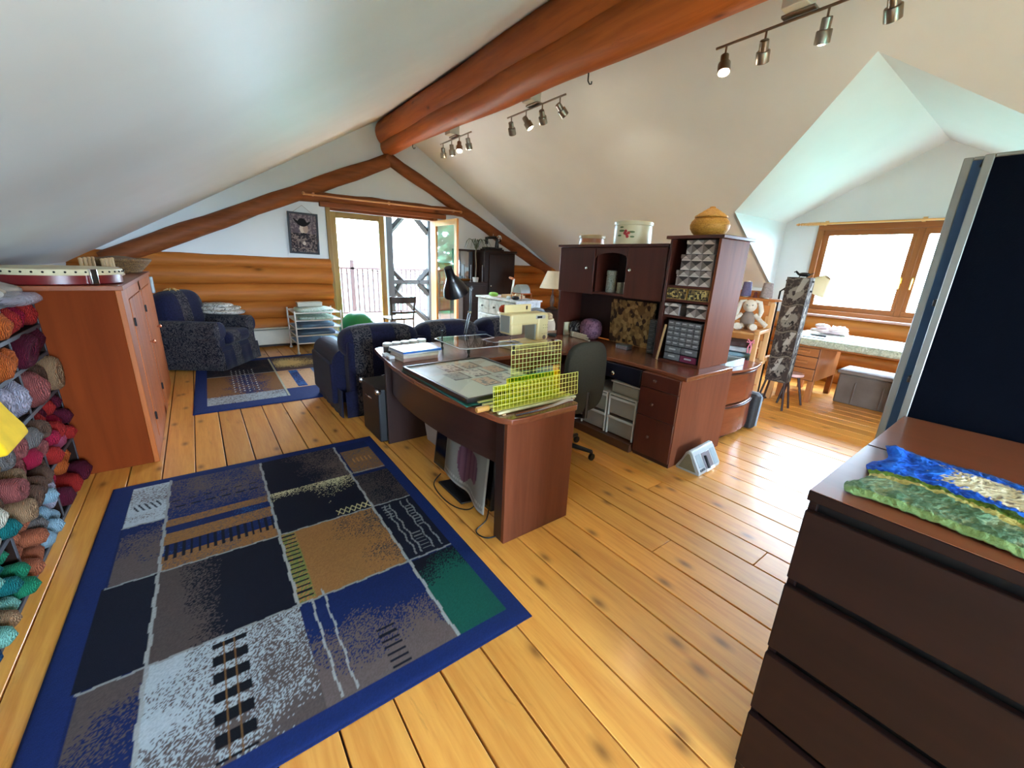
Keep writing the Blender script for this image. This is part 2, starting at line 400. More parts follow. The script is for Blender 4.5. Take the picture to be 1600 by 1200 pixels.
for i, (y, x, z) in enumerate(((3.02, 3.03, 3.10), (6.75, 3.02, 3.21))):
    h = B().tube([(x, y, z + .03), (x, y, z - .03), (x + .012, y - .01, z - .055), (x + .03, y - .015, z - .05), (x + .032, y - .015, z - .03)], .006, 8)
    o = h.obj('screw_hook', IRON); tag(o, ['black iron screw hook under the ridge beam between two spotlight tracks', 'black iron screw hook under the ridge beam close to the gable wall'][i], 'hook')
# right eave: log wall, dormer end wall and window
WY0, WY1, WZ0, WZ1 = .21, 2.33, .96, 2.15
b = B(); MX = Matrix(((0, 0, 1, XE), (1, 0, 0, 0), (0, 1, 0, 0), (0, 0, 0, 1)))
b.prism([(DY0, -.02), (DY1, -.02), (DY1, WZ0), (DY0, WZ0)], 0, .16, MX)
b.prism([(DY0, WZ0), (WY0, WZ0), (WY0, WZ1), (DY0, WZ1)], 0, .16, MX)
b.prism([(WY1, WZ0), (DY1, WZ0), (DY1, WZ1), (WY1, WZ1)], 0, .16, MX)
b.prism([(DY0, WZ1), (DY1, WZ1), (DY1, DZE), (DYM, DZR), (DY0, DZE)], 0, .16, MX)
b.prism([(YN, -.02), (DY0, -.02), (DY0, zR(XE)), (YN, zR(XE))], 0, .16, MX); b.prism([(DY1, -.02), (YF, -.02), (YF, zR(XE)), (DY1, zR(XE))], 0, .16, MX)
wall_right = struct(b.obj('wall_right', PLASTER, smooth=0), 'white dormer end wall above log courses')
LOGYB = wood('eave_log_along_y', C(192, 128, 56), C(150, 90, 36), 'y', .42, .6, 1.5, tone=.08)
for i, z in enumerate((.1, .34, .58, .81)):
    log_mesh(B(), (XE - .02, YN, z), (XE - .02, YF - .1, z), .122, .118, 14, 30, .008, 50 + i).obj('log', LOGYB, wall_right)
log_mesh(B(), (XE - .02, DY1 + .03, 1.05), (XE - .02, YF - .1, 1.05), .12, .12, 14, 24, .008, 58).obj('log', LOGYB, wall_right)
# window
win = sroot('window_1', 'wide two-sash wooden casement window in the dormer')
def rect_frame(name, mk, a0, a1, z0, z1, wd, dep, mats, parent):
    """four members of a rectangular frame; mk(a,z,d)->xyz box extents"""
    for (p0, p1, q0, q1, mm) in ((a0, a1, z1 - wd, z1, 0), (a0, a1, z0, z0 + wd, 0), (a0, a0 + wd, z0 + wd, z1 - wd, 1), (a1 - wd, a1, z0 + wd, z1 - wd, 1)):
        mk(name, p0, p1, q0, q1, dep, mats[mm], parent)
def mkX(name, p0, p1, q0, q1, dep, mat, parent): return box(name, dep[0], dep[1], p0, p1, q0, q1, mat, parent, .005)
def mkY(name, p0, p1, q0, q1, dep, mat, parent): return box(name, p0, p1, dep[0], dep[1], q0, q1, mat, parent, .005)
rect_frame('window_casing', mkX, WY0 - .04, WY1 + .04, WZ0 - .02, WZ1 + .04, .075, (XE - .045, XE + .1), (TRIMY, TRIMZ), win)
for a0, a1 in ((1.27, WY1 - .03), (WY0 + .03, 1.265)):
    sash = sroot('window_sash'); sash.parent = win; del sash['kind']
    rect_frame('sash_rail', mkX, a0, a1, WZ0 + .05, WZ1 - .03, .075, (XE - .01, XE + .06), (TRIMY, TRIMZ), sash)
    box('pane', XE + .02, XE + .028, a0 + .07, a1 - .07, WZ0 + .12, WZ1 - .10, GLASS, sash, 0)
box('mullion', XE - .02, XE + .07, 1.235, 1.3, WZ0 + .05, WZ1 - .03, TRIMZ, win, .005)
BRASS = flat('brass', C(205, 170, 90), .3, 1, .05)
for y in (1.325, 1.215):
    b = B().box(XE - .02, XE - .008, y - .011, y + .011, 1.44, 1.52).tube([(XE - .03, y, 1.5), (XE - .055, y, 1.5), (XE - .055, y, 1.37)], .008, 8); b.obj('window_handle', BRASS, win, label='brass casement handle')
struct(box('trim_7', XE - .14, XE + .02, WY0 - .1, WY1 + .1, .925, .955, flat('pale_sill', C(190, 160, 150), .4), bevel=.006), 'pale window sill over the eave log')
rod = thing('curtain_rod', 'light wooden curtain rod with turned finial above the dormer window', 'curtain rod', (XE - .1, 1.27, 2.2))
RODW = wood('rod_wood', C(226, 178, 112), C(200, 146, 84), 'y', .4, 1, tone=0)
for s_ in (1, -1):
    B().lathe([(0.0, .14), (.012, .125), (.02, .1), (.008, .08), (.018, .07), (.02, .06), (.014, .055), (.02, .03), (.014, .025), (.02, .0)], (0, s_ * 1.24, 0), 12, Matrix.Rotation(R(-90 * s_), 4, 'X')).obj('finial', RODW, rod)
B().tube([(0, -1.25, 0), (0, 1.25, 0)], .014, 12).obj('rod', RODW, rod)
rings = B()
for k in range(9):
    y = 1.22 - k * .022
    rings = B(); rings.tube([(.023 * math.cos(t), y, .023 * math.sin(t)) for t in [2 * math.pi * i / 14 for i in range(15)]], .004, 6); rings.obj('ring', RODW, rod)
for y in (-1.0, 0, 1.02): B().box(.0, .1, y - .015, y + .015, -.02, .02).box(.07, .1, y - .02, y + .02, -.05, .04).obj('bracket', RODW, rod)
rod2 = thing('curtain_rod', 'slim wooden curtain rod on brackets along the tie log over the double doors', 'curtain rod', (2.95, YF - .16, 2.43))
RODX = wood('rod_wood_x', C(206, 148, 98), C(176, 112, 66), 'x', .35, 1, tone=0)
B().tube([(-1.38, 0, -.02), (1.45, 0, 0)], .014, 10).obj('rod', RODX, rod2)
for x in (-1.25, 0, 1.3): B().box(x - .014, x + .014, 0, .12, -.03, .02).obj('bracket', RODX, rod2, .003)
for x in (-1.4, 1.46): B().ball((x, 0, -.01), .026, 10, 8).obj('finial', RODX, rod2)
# double doors
door = sroot('door_1', 'closed glazed door leaf of the double doors'); dmat = (TRIMX, TRIMZ)
DOORZ = wood('door_green_tinged_pine', C(160, 130, 62), C(122, 94, 42), 'z', .35, .8, tone=.03); DOORX = wood('door_pine_x', C(160, 130, 62), C(122, 94, 42), 'x', .35, .8, tone=.03)
struct(B().box(DX0 - .03, DX0 + .04, YF - .03, YF + .14, 0, DZT).obj('trim_8', DOORZ, bevel=.005), 'door jamb beside the log courses')
struct(B().box(DX1 - .05, DX1 + .03, YF - .03, YF + .14, 0, DZT).obj('trim_9', TRIMZ, bevel=.005), 'door jamb beside the dark cabinet')
struct(B().box(DX0, DX1, YF - .02, YF + .14, DZT - .05, DZT).obj('trim_10', TRIMX, bevel=.005), 'door head jamb')
struct(B().box(DX0, DX1, YF - .02, YF + .16, -.02, .02).obj('trim_11', TRIMX, bevel=.005), 'door threshold')
def leaf(parent, w, zt, mz, mx):
    """a glazed leaf in local coordinates: x along its width, y its thickness"""
    for x0, x1 in ((0, .1), (w - .1, w)): box('stile', x0, x1, -.022, .022, .02, zt, mz, parent, .004)
    box('rail', .1, w - .1, -.022, .022, zt - .1, zt, mx, parent, .004); box('rail', .1, w - .1, -.022, .022, .02, .24, mx, parent, .004)
    box('pane', .095, w - .095, -.004, .004, .23, zt - .095, GLASS, parent, 0)
door.location = (DX0 + .045, YF + .06, 0); leaf(door, .94, DZT - .055, DOORZ, DOORX)
door2 = sroot('door_2', 'glazed door leaf standing open into the room'); door2.location = (3.885, YF - .03, 0); door2.rotation_euler = (0, 0, R(-90.5))
leaf(door2, .94, DZT - .055, PINEZ, wood('honey_pine_x', C(206, 138, 62), C(166, 98, 38), 'x', .35, .8, tone=.05))
b = B().box(.885, .915, -.032, .032, .95, 1.1).ball((.9, -.07, 1.03), (.024, .024, .024), 10, 8).tube([(.9, -.06, 1.03), (.9, .06, 1.03)], .008, 8).ball((.9, .07, 1.03), .024, 10, 8); b.obj('door_knob', flat('nickel', C(200, 196, 188), .25, 1, .04), door2)
# baseboard heater
bh = thing('baseboard_heater', 'long off-white baseboard heater along the log wall behind the wire rack', 'heater', (.75, YF - .14, 0))
OFFW = flat('off_white_enamel', C(196, 194, 180), .45, var=.04)
B().prism([(-.07, .06), (-.07, .25), (-.055, .29), (.0, .31), (.0, .04)], -1.35, 1.15, Matrix(((0, 0, 1, 0), (1, 0, 0, 0), (0, 1, 0, 0), (0, 0, 0, 1)))).obj('cover', OFFW, bh, .003)
box('fin_core', -1.3, 1.1, -.05, -.01, .02, .062, flat('dark_fins', C(40, 34, 30), .7), bh); box('top_rail', -1.36, 1.16, -.085, .0, .315, .33, OFFW, bh)
for x in (-1.34, 1.12): box('end_cap', x, x + .025, -.08, 0, 0, .32, OFFW, bh)
# ================================================================ outdoors
GRASS = flat('meadow', C(50, 92, 76), .9, var=.12, scale=.6)
g = B().box(-60, 80, -80, 120, -3.2, -3.0); tag(g.obj('lawn', GRASS, smooth=0), 'pale green meadow below the balcony', 'ground', kind='structure')
DECKW = wood('deck_boards', C(176, 150, 128), C(150, 122, 100), 'x', .6, .8, tone=.1); DARKT = wood('weathered_timber_z', C(40, 36, 34), C(26, 22, 20), 'z', .6, .8, tone=.05); RAILW = wood('deck_rail', C(60, 38, 36), C(50, 30, 28), 'x', .6, .8, tone=.05)
deck = tag(box('balcony_deck', -.5, 8, YF + .18, 11.2, -.2, -.07, DECKW, bevel=0), 'sunlit balcony deck outside the double doors', 'deck', kind='structure')
for k in range(21): box('deck_board', -.5, 8, YF + .19 + k * .143, YF + .325 + k * .143, -.07, -.045, DECKW, deck, .003)
rl = thing('balcony_railing', 'reddish wooden balcony railing with thin balusters outside the double doors', 'railing', (3.5, 11.05, -.045))
box('top_rail', -3.8, 4.4, -.05, .05, 1.22, 1.27, RAILW, rl); box('bottom_rail', -3.8, 4.4, -.02, .02, .1, .15, RAILW, rl)
bp = B().box(-.02, .02, -.02, .02, .15, 1.22).obj('baluster', RAILW, rl, loc=(-3.7, 0, 0))
for k in range(1, 62): share(bp, 'baluster', rl, (-3.7 + k * .131, 0, 0))
for x in (-3.6, -.3, 2.2, 4.2): box('post', x - .05, x + .05, -.05, .05, 0, 1.45, RAILW, rl, .006)
tf = thing('timber_frame', 'dark weathered balcony timber frame with cross braces outside the open door', 'timber frame', (0, 9.0, -.045))
def tbeam(p0, p1, w_=.05): B().tube([p0, p1], w_ * 1.35, 4).obj('brace', DARKT, tf, smooth=0)
for x in (3.42, 4.38): box('post', x - .07, x + .07, -.07, .07, 0, 2.75, DARKT, tf, .006)
box('beam', 2.6, 6.2, -.08, .08, 2.42, 2.6, DARKT, tf, .006); box('cross_rail', 3.42, 6.0, -.05, .05, .98, 1.08, DARKT, tf, .006)
for a in (((3.47, 0, 2.1), (3.8, 0, 2.45)), ((4.33, 0, 2.1), (4.0, 0, 2.45)), ((3.47, 0, 1.3), (3.72, 0, 1.05)), ((4.33, 0, 1.3), (4.08, 0, 1.05)), ((3.47, 0, .9), (4.33, 0, .1)), ((4.33, 0, .75), (4.08, 0, 1.0)), ((3.47, 0, .72), (3.65, 0, 1.0)), ((4.45, 0, 2.1), (4.8, 0, 2.45)), ((4.45, 0, 1.3), (4.7, 0, 1.05))): tbeam(*a)
ROOFU = wood('added_roof_underside', C(96, 74, 56), C(74, 54, 40), 'y', .7, tone=0)
slab('trim_12', [[(XR, YF + .17, ZR), (XR, 9.6, ZR), (XL, 9.6, zL(XL)), (XL, YF + .17, zL(XL))]], nL, ROOFU, 'added unseen roof overhang shading the balcony, yarn shelf side'); slab('trim_13', [[(XR, YF + .17, ZR), (XR, 9.6, ZR), (XE, 9.6, zR(XE)), (XE, YF + .17, zR(XE))]], nR, ROOFU, 'added unseen roof overhang shading the balcony, dormer side')  # unseen roof added to keep sky light off the timber frame
LEAFM = patches('tree_foliage', [C(28, 84, 50), C(58, 128, 84), C(92, 160, 116)], 6, .8, 'NOISE'); BARK = flat('bark', C(84, 66, 50), .9, var=.3)
def tree(x, y, h, label, seed):
    rr = random.Random(seed); t = thing('leafy_tree', label, 'tree', (x, y, -3.0), group=None)
    log_mesh(B(), (0, 0, 0), (0, 0, h * .6), .2, .1, 8, 6, .03, seed).obj('trunk', BARK, t)
    vs, fs = [], []
    for k in range(5200):
        z = rr.uniform(.22, 1); rad = (1.7 + .25 * h * (1 - abs(z - .5))) * (1 - .55 * max(0, z - .55) / .45) * rr.uniform(.45, 1); a = rr.uniform(0, 6.283)
        c = Vector((rad * math.cos(a), rad * math.sin(a), z * h)); e = Vector((rr.gauss(0, 1), rr.gauss(0, 1), rr.gauss(0, 1))).normalized(); f = e.cross(Vector((rr.gauss(0, 1), rr.gauss(0, 1), rr.gauss(0, 1)))).normalized()
        s_ = rr.uniform(.14, .26); o = len(vs); vs += [c - e * s_, c + f * s_ * .6, c + e * s_, c - f * s_ * .6]; fs.append((o, o + 1, o + 2, o + 3))
    B().add(vs, fs).obj('foliage', LEAFM, t, smooth=0)['kind'] = 'stuff'
tree(-1.2, 16.0, 8.6, 'tall green tree beyond the balcony, mirrored in the open door leaf', 5)
tree(-7.2, 21.5, 9.5, 'green tree farther off beyond the balcony, behind the tall one', 6)
# ================================================================ rugs
RUGM = vcol('woven_rug', .95, .5, 420)
NAVY, DNAVY, TAUPE, TAN, WHT, TEAL, SKYB = L3(14, 34, 88), L3(8, 11, 28), L3(92, 80, 78), L3(140, 98, 54), L3(186, 198, 206), L3(10, 78, 66), L3(40, 110, 190)
def rug1(u, v):
    x = u * 1.63; y = v * 2.26; sh = x.shape; rs = np.random.RandomState(11); n1 = rs.rand(*sh); n2 = vnoise(x, y, 9, 3); K = np.zeros(sh + (3,)); K[:] = NAVY * 1.05
    d = n1 * .6 + n2 * .4
    def cell(x0, x1, y0, y1): return (x > x0) & (x < x1) & (y > y0) & (y < y1)
    def fill(m, c): K[m] = c
    def dith(m, ca, cb, t): # speckled blend: t is the share of cb
        K[m] = np.where((d < t)[..., None], cb, ca)[m]
    fill(cell(.1, 1.555, .09, 2.17), NAVY * .75)
    m = cell(.11, .29, .09, .615); dith(m, TAUPE * .75, NAVY * .8, np.clip(.75 - np.abs(y - .3) * 2.2 + (x - .2) * 1.5, 0, .75))
    fill(cell(.0, .29, .62, 1.19) & (x > .09), DNAVY * 1.15)
    m = cell(.11, .29, 1.19, 1.69); dith(m, TAUPE * .95, NAVY * .9, np.clip((y - 1.28) * 2.1, .05, .9))
    m = cell(.105, .29, 1.70, 2.18); dith(m, TAUPE * 1.25, WHT * .85, np.clip(.55 + np.abs(y - 1.98) * 1.6, 0, .95))
    m = cell(.29, .80, .09, .61); dith(m, TAUPE * .75, WHT * .72, np.clip(.74 - (x - .3) * .8 + (y - .35) * .6, .22, .9))
    m = cell(.29, .80, .615, 1.185); dith(m, TAUPE * .65, DNAVY, np.clip((x - .33) * 3.4, 0, 1))
    m = cell(.29, .80, 1.19, 1.67); dith(m, TAN * .95, TAUPE, np.clip(.25 + (y - 1.2) * .5, 0, .7))
    for yb, hb in ((1.56, .035), (1.36, .05)):
        m = cell(.29, .80, yb - hb, yb + hb); dith(m, NAVY * .8, SKYB * .5, .28)
    m = cell(.30, .79, 1.27, 1.41) & (np.mod(x, .034) < .013); fill(m, DNAVY)
    m = cell(.29, .80, 1.67, 2.17); dith(m, NAVY, TAUPE, np.clip(.62 - np.abs(y - 2.05) * .6, 0, .6))
    for k in range(6):
        m = cell(.33 + k * .075, .38 + k * .075, 1.80, 1.815) | cell(.31 + k * .08, .35 + k * .08, 1.88, 1.89); fill(m, DNAVY)
    m = cell(.80, 1.31, .09, .61); dith(m, NAVY * .8, TAUPE * 1.05, np.clip((.52 - y) * 2.3 - (x - 1.05) * .35, 0, .9))
    m = cell(.80, 1.31, .615, 1.185); dith(m, TAN, TAUPE * .55, np.clip((x - .95) * 1.6 * (.5 + (y - .615)), 0, .75))
    m = cell(.80, .875, .62, 1.18); dith(m, TAN * 1.25, L3(110, 118, 60), .6); m = cell(.80, .87, .62, 1.18) & (np.mod(y, .036) < .011); fill(m, DNAVY)
    m = cell(.80, 1.31, 1.19, 1.67); dith(m, DNAVY, L3(196, 190, 150), np.clip(.55 + (y - 1.62) * 1.7 - (np.abs(x - 1.1)) * .5, .0, .75))
    m = cell(.80, 1.31, 1.67, 2.17); dith(m, DNAVY * 1.2, TAUPE * .85, np.clip((x - .85) * 1.5, 0, .8))
    m = cell(1.31, 1.555, .09, .60); K[m] = np.where((d < np.clip(.95 - (y - .35) * 3.2, 0, .95))[..., None], TEAL, DNAVY)[m]
    fill(cell(1.31, 1.555, .615, 1.18), DNAVY * 1.2); m = cell(1.31, 1.555, 1.18, 1.62); dith(m, TAUPE * .5, DNAVY, .45)
    m = cell(1.33, 1.555, 1.66, 2.05); dith(m, TAUPE, TAN, .5); m = cell(1.36, 1.52, 1.83, 1.9) & (np.mod(x, .03) < .01); fill(m, TAN * 1.6)
    # pale woven lines
    w1 = .008 * np.sin(y * 40) ; LN = L3(146, 150, 150)
    for xl, y0, y1 in ((.29, .05, 2.2), (.80, .60, 2.17), (1.31, .09, 2.17), (.853, .1, .62), (.905, .1, .66)):
        m = (np.abs(x - xl + w1 * .4) < (.0065 if xl in (.29, .80, 1.31) else .004)) & (y > y0) & (y < y1); fill(m, LN)
    for yl, x0, x1 in ((.615, .1, 1.555), (1.187, .1, 1.555), (1.70, .1, .29), (1.67, 1.31, 1.555)):
        m = (np.abs(y - yl + .003 * np.sin(x * 60)) < .006) & (x > x0) & (x < x1); fill(m, LN * .85)
    m = cell(.49, .60, .1, .585) & (np.mod(y + .015, .082) < .043); fill(m, DNAVY * .35)
    for xl in (.525, .56): fill((np.abs(x - xl) < .004) & cell(.49, .60, .1, .585), TAN * .6)
    m = cell(1.04, 1.11, .1, .31) & (np.mod(y, .032) < .011); fill(m, DNAVY)
    zz = np.abs(np.mod(x - 1.11, .064) - .032); m = cell(1.11, 1.305, 1.2, 1.275) & ((np.abs(y - 1.206 - zz * 2) < .006) | (np.abs(y - 1.27 + zz * 2) < .006)); fill(m, L3(200, 190, 140))
    for xl in (1.37, 1.40, 1.47, 1.515): fill((np.abs(x - xl - .004 * np.sin(y * 55)) < .0045) & (y > .64) & (y < 1.16), LN * .7)
    m = (cell(1.41, 1.46, .66, .82) | cell(1.35, 1.39, 1.0, 1.15) | cell(1.48, 1.515, .85, 1.1)) & (np.mod(y, .03) < .009); fill(m, LN * .6)
    m = cell(.13, .26, 1.86, 1.95) & (np.mod(x + y * .4, .028) < .010); fill(m, DNAVY)
    K *= (.86 + .28 * n1)[..., None]; e = (x < .008) | (x > 1.622) | (y < .008) | (y > 2.252); K[e] *= .6
    return K[..., 0], K[..., 1], K[..., 2]
def rugpos(w_, h_, t=.011):
    def f(u, v):
        e = np.minimum(np.minimum(u * w_, (1 - u) * w_), np.minimum(v * h_, (1 - v) * h_)); return u * w_, v * h_, t - .006 * np.exp(-e / .01) + .0015 * (vnoise(u * w_, v * h_, 5, 2) - .5)
    return f
o = colour_grid('area_rug', 330, 450, rugpos(1.63, 2.26), rug1, RUGM, back=(0, 0, -.0035)); o.location = (-.65, 1.085, .0005); o.rotation_euler = (0, 0, R(-.9))
tag(o, 'navy area rug of woven blocks, ladder motif and pale lines in the foreground', 'rug')
def rug2(u, v):
    x = u * 1.63; y = v * 2.26; sh = x.shape; rs = np.random.RandomState(5); n1 = rs.rand(*sh); d = n1 * .65 + vnoise(x, y, 8, 9) * .35; K = np.zeros(sh + (3,)); K[:] = NAVY * 1.35
    def cell(x0, x1, y0, y1): return (x > x0) & (x < x1) & (y > y0) & (y < y1)
    def dith(m, ca, cb, t): K[m] = np.where((d < t)[..., None], cb, ca)[m]
    dith(cell(.11, .82, .19, .47), WHT * .7, TAUPE, .35); dith(cell(.11, .84, .47, 1.33), TAN * .8, NAVY, np.clip(.75 - np.abs(x - .5) * 2.4, .05, .8))
    dith(cell(.84, 1.5, .47, 1.33), L3(200, 160, 120), TAUPE, np.clip((x - 1.0) * .8, .1, .8)); dith(cell(.98, 1.08, .5, 1.3), NAVY, SKYB, .4); dith(cell(1.25, 1.5, .2, 1.33), L3(90, 120, 170), WHT * .7, .35)
    dith(cell(.11, .84, 1.33, 2.1), DNAVY * 1.3, TAUPE * .4, .3); dith(cell(.86, 1.5, 1.36, 2.13), TAUPE * .8, L3(216, 196, 140), np.clip(1.1 - np.hypot((x - 1.05) / .45, (y - 1.75) / .35), 0, .9))
    K[(np.abs(x - .84) < .008) & (y > .19) & (y < 2.13)] = L3(170, 172, 150); K[(np.abs(y - 1.33) < .008) & (x > .11) & (x < .84)] = L3(170, 172, 170)
    sp = cell(.35, .62, .55, 1.6) & (np.mod(x, .045) < .012) & (np.mod(y + np.floor(x / .045) * .04, .09) < .03); K[sp] = L3(200, 204, 204)
    K *= (.86 + .28 * n1)[..., None]; return K[..., 0], K[..., 1], K[..., 2]
o = colour_grid('area_rug', 240, 330, rugpos(1.63, 2.26), rug2, RUGM, back=(0, 0, -.0035)); o.location = (-.205, 4.64, .0005); o.rotation_euler = (0, 0, R(-1.2))
tag(o, 'blue and tan patterned rug in front of the armchair', 'rug')
# ================================================================ armoire
ARF = wood('armoire_front_pine', C(188, 104, 46), C(146, 70, 28), 'z', .4, .8, 2.0, tone=.05, spec=.3); ARS = wood('armoire_side_shaded', C(122, 52, 18), C(102, 40, 12), 'z', .6, .6, 0, tone=.03, spec=.05); COPPER = flat('copper_knob', C(200, 120, 84), .25, .6)  # cabinet side wood is darker than the front: its shade is in the colour
ar = thing('cabinet', 'tall red-brown pine cabinet with plank doors beside the yarn shelves', 'cabinet', (-.40, 3.68, 0))
AL, AH, AD = 2.27, 1.255, .62
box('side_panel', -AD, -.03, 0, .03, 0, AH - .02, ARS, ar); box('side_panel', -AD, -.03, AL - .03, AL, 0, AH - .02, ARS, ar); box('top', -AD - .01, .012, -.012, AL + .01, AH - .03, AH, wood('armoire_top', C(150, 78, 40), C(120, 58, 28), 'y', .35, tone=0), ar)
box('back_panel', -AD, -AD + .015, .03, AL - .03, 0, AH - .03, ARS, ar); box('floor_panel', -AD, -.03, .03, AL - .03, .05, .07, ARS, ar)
for y0, y1 in ((0, .27), (1.06, 1.16), (2.0, AL)): box('face_stile', -.03, 0, y0, y1, 0, AH - .03, ARF, ar, .003)
box('face_rail', -.03, 0, .27, 2.0, 0, .1, ARF, ar); box('face_rail', -.03, 0, .27, 2.0, AH - .11, AH - .03, ARF, ar)
for y0, y1 in ((.27, 1.06), (1.16, 2.0)):
    dr = bpy.data.objects.new('door', None); COL.objects.link(dr); dr.parent = ar
    n = 5; wq = (y1 - y0 - .006) / n
    for k in range(n): box('board', -.024, .004, y0 + .003 + k * wq + .0015, y0 + .003 + (k + 1) * wq - .0015, .103, AH - .113, ARF, dr, .003, 1)
    B().lathe([(.006, 0), (.008, .015), (.017, .022), (.018, .032), (.01, .038), (0, .039)], (.004, y1 - .06, .715), 14, Matrix.Rotation(R(90), 4, 'Y')).obj('knob', COPPER, dr)
    for z in (.27, .985): B().box(.004, .009, y0 - .012, y0 + .02, z - .028, z + .028).tube([(.011, y0, z - .03), (.011, y0, z + .03)], .005, 8).obj('hinge', IRON, dr)
# ================================================================ yarn shelves
SHG = flat('grey_shelf_edge', C(66, 66, 72), .6, var=.08); SHD = flat('dark_shelf_board', C(34, 20, 15), .9, spec=.1)
ys = thing('yarn_shelf', 'grey-edged open shelf unit packed with yarn against the knee wall', 'shelf', (-.79, 3.655, 0))
VY = [0, -.55, -1.2, -1.855, -2.51]; HZ = [.012, .295, .63, .86, 1.025, 1.19]
for y in VY: box('upright', -.45, -.004, y - .009, y + .009, 0, 1.19, SHD, ys, .001); 
for y in VY: box('upright_edge', -.004, 0, y - .009, y + .009, 0, 1.19, SHG, ys, .001)
for z in HZ: box('shelf_board', -.45, -.006, VY[-1], 0, z - .009, z + .009, SHD, ys, .001); box('shelf_edge', -.006, .002, VY[-1], 0, z - .01, z + .01, SHG, ys, .001)
box('back', -.456, -.45, VY[-1], 0, 0, 1.2, SHD, ys, 0)
def skein_mesh(kind, seed):
    rr = random.Random(seed); b = B()
    if kind == 0:   # twisted hank, seen end on: two loop ends bulging forward
        n, L_ = 12, 12; vs, fs = [], []
        for i in range(L_ + 1):
            t = i / L_; r = .5 * max(0, 1 - abs(2 * t - 1) ** 4) ** .5
            for k in range(n):
                th = 2 * math.pi * k / n; tw = t * 5.0; rr_ = r * (1 + .14 * math.cos(2 * th + tw * 2) + .06 * math.sin(6 * th + tw * 5))
                vs.append(((t - 1) * 1.6 + .12, rr_ * math.cos(th), rr_ * math.sin(th)))
        for i in range(L_):
            for k in range(n): k2 = (k + 1) % n; fs.append((i * n + k, i * n + k2, (i + 1) * n + k2, (i + 1) * n + k))
        b.add(vs, fs)
    elif kind == 1:   # round ball with wound ridges
        n, L_ = 14, 10; vs, fs = [], []
        for j in range(L_ + 1):
            ph = -math.pi / 2 + math.pi * j / L_
            for k in range(n):
                th = 2 * math.pi * k / n; r = .5 * (1 + .05 * math.sin(5 * th + 4 * ph) + .04 * math.sin(9 * ph + th)); vs.append((r * math.cos(ph) * math.cos(th), r * math.cos(ph) * math.sin(th), r * math.sin(ph)))
        for j in range(L_):
            for k in range(n): k2 = (k + 1) % n; fs.append((j * n + k, j * n + k2, (j + 1) * n + k2, (j + 1) * n + k))
        b.add(vs, fs)
    else:   # pull skein: soft barrel with hollow end
        b.lathe([(0, .03), (.12, .02), (.2, .12), (.42, .14), (.5, .02), (.52, -.4), (.5, -1.1), (.4, -1.3), (0, -1.3)], (0, 0, 0), 14, Matrix.Rotation(R(90), 4, 'Y'))
    me = b.mesh('yarn_skein'); me.shade_smooth(); return me
SK = [skein_mesh(k, 3) for k in range(3)]
def yarn_mat(c):
    nm = 'yarn_%d_%d_%d' % c
    if nm in MATS: return MATS[nm]
    s = N(nm); v = s.coord((1, 1, 1), 9); wv = s.n('ShaderNodeTexWave'); wv.inputs['Scale'].default_value = 9; wv.inputs['Distortion'].default_value = 7; s.l(v, wv.inputs['Vector'])
    cc = C(*c); s.col(s.ramp(wv.outputs[1], [(.1, mul(cc, .6)), (.8, mul(cc, .95))])); s.set(Roughness=.95); s.b.inputs['Specular IOR Level'].default_value = .15; s.bump(wv.outputs[1], .6, .03); MATS[nm] = s.m; return s.m
RED, CRIM, MAROON, ORG, TERRA, TANY, BRN, GRY, LAV, LBLUE, TEALY, GRN, SEA, BLUE, DBLUE, GOLD, CREAM, ROSE, PINK = (176, 44, 40), (170, 30, 62), (92, 22, 44), (196, 96, 40), (170, 96, 66), (158, 122, 90), (104, 74, 58), (120, 112, 108), (170, 164, 180), (146, 176, 192), (20, 104, 104), (34, 128, 92), (120, 176, 160), (20, 130, 190), (22, 58, 92), (210, 160, 70), (206, 196, 176), (150, 80, 76), (196, 90, 120)
CN = {RED: 'brick red', CRIM: 'crimson', MAROON: 'maroon', ORG: 'burnt orange', TERRA: 'terracotta', TANY: 'tan', BRN: 'brown', GRY: 'grey', LAV: 'lavender', LBLUE: 'pale blue', TEALY: 'teal', GRN: 'emerald', SEA: 'seafoam', BLUE: 'bright blue', DBLUE: 'dark blue', GOLD: 'gold', CREAM: 'cream', ROSE: 'dusty rose', PINK: 'pink'}
# bays counted from the cabinet; rows from the floor: (colours, columns, stacked, kind)
FILL = {(0, 0): ([RED, ORG, CRIM, MAROON], 3, 2, 0), (0, 1): ([CRIM, RED, ROSE, MAROON, PINK], 4, 3, 0), (0, 2): ([TANY, BRN, ROSE], 3, 1, 2), (0, 3): ([MAROON, MAROON, CRIM], 2, 1, 2), (0, 4): ([RED, CRIM, RED, GRN], 3, 1, 0),
        (1, 0): ([LBLUE, LBLUE, GRY, LAV, LBLUE, TERRA, TERRA, TANY], 5, 3, 0), (1, 1): ([BRN, GRY, TANY, CRIM, GRY, BRN, ROSE], 5, 3, 2), (1, 2): ([LAV, LAV, GRY, CRIM, TANY], 4, 1, 2), (1, 3): ([ORG, ORG, TERRA, GOLD], 4, 1, 0), (1, 4): ([ORG, TERRA, RED, GRN], 4, 1, 1),
        (2, 0): ([GRN, TEALY, SEA, GRN, SEA, TANY, GRN, BLUE, DBLUE], 6, 3, 0), (2, 1): ([GOLD, BRN, CREAM, TANY, TEALY, ROSE, BRN], 6, 3, 0), (2, 2): ([GOLD, GOLD], 3, 1, 2), (2, 3): ([ORG, ORG], 4, 1, 0), (2, 4): ([ORG, RED], 4, 1, 0)}
RN = ['bottom shelf', 'second shelf up', 'third shelf up', 'fourth shelf up', 'fifth shelf up']; BN = ['bay at the cabinet', 'middle bay', 'bay nearest the viewer']
ORD = ['first', 'second', 'third', 'fourth', 'fifth', 'sixth']; LV = ['lowest', 'middle', 'upper']
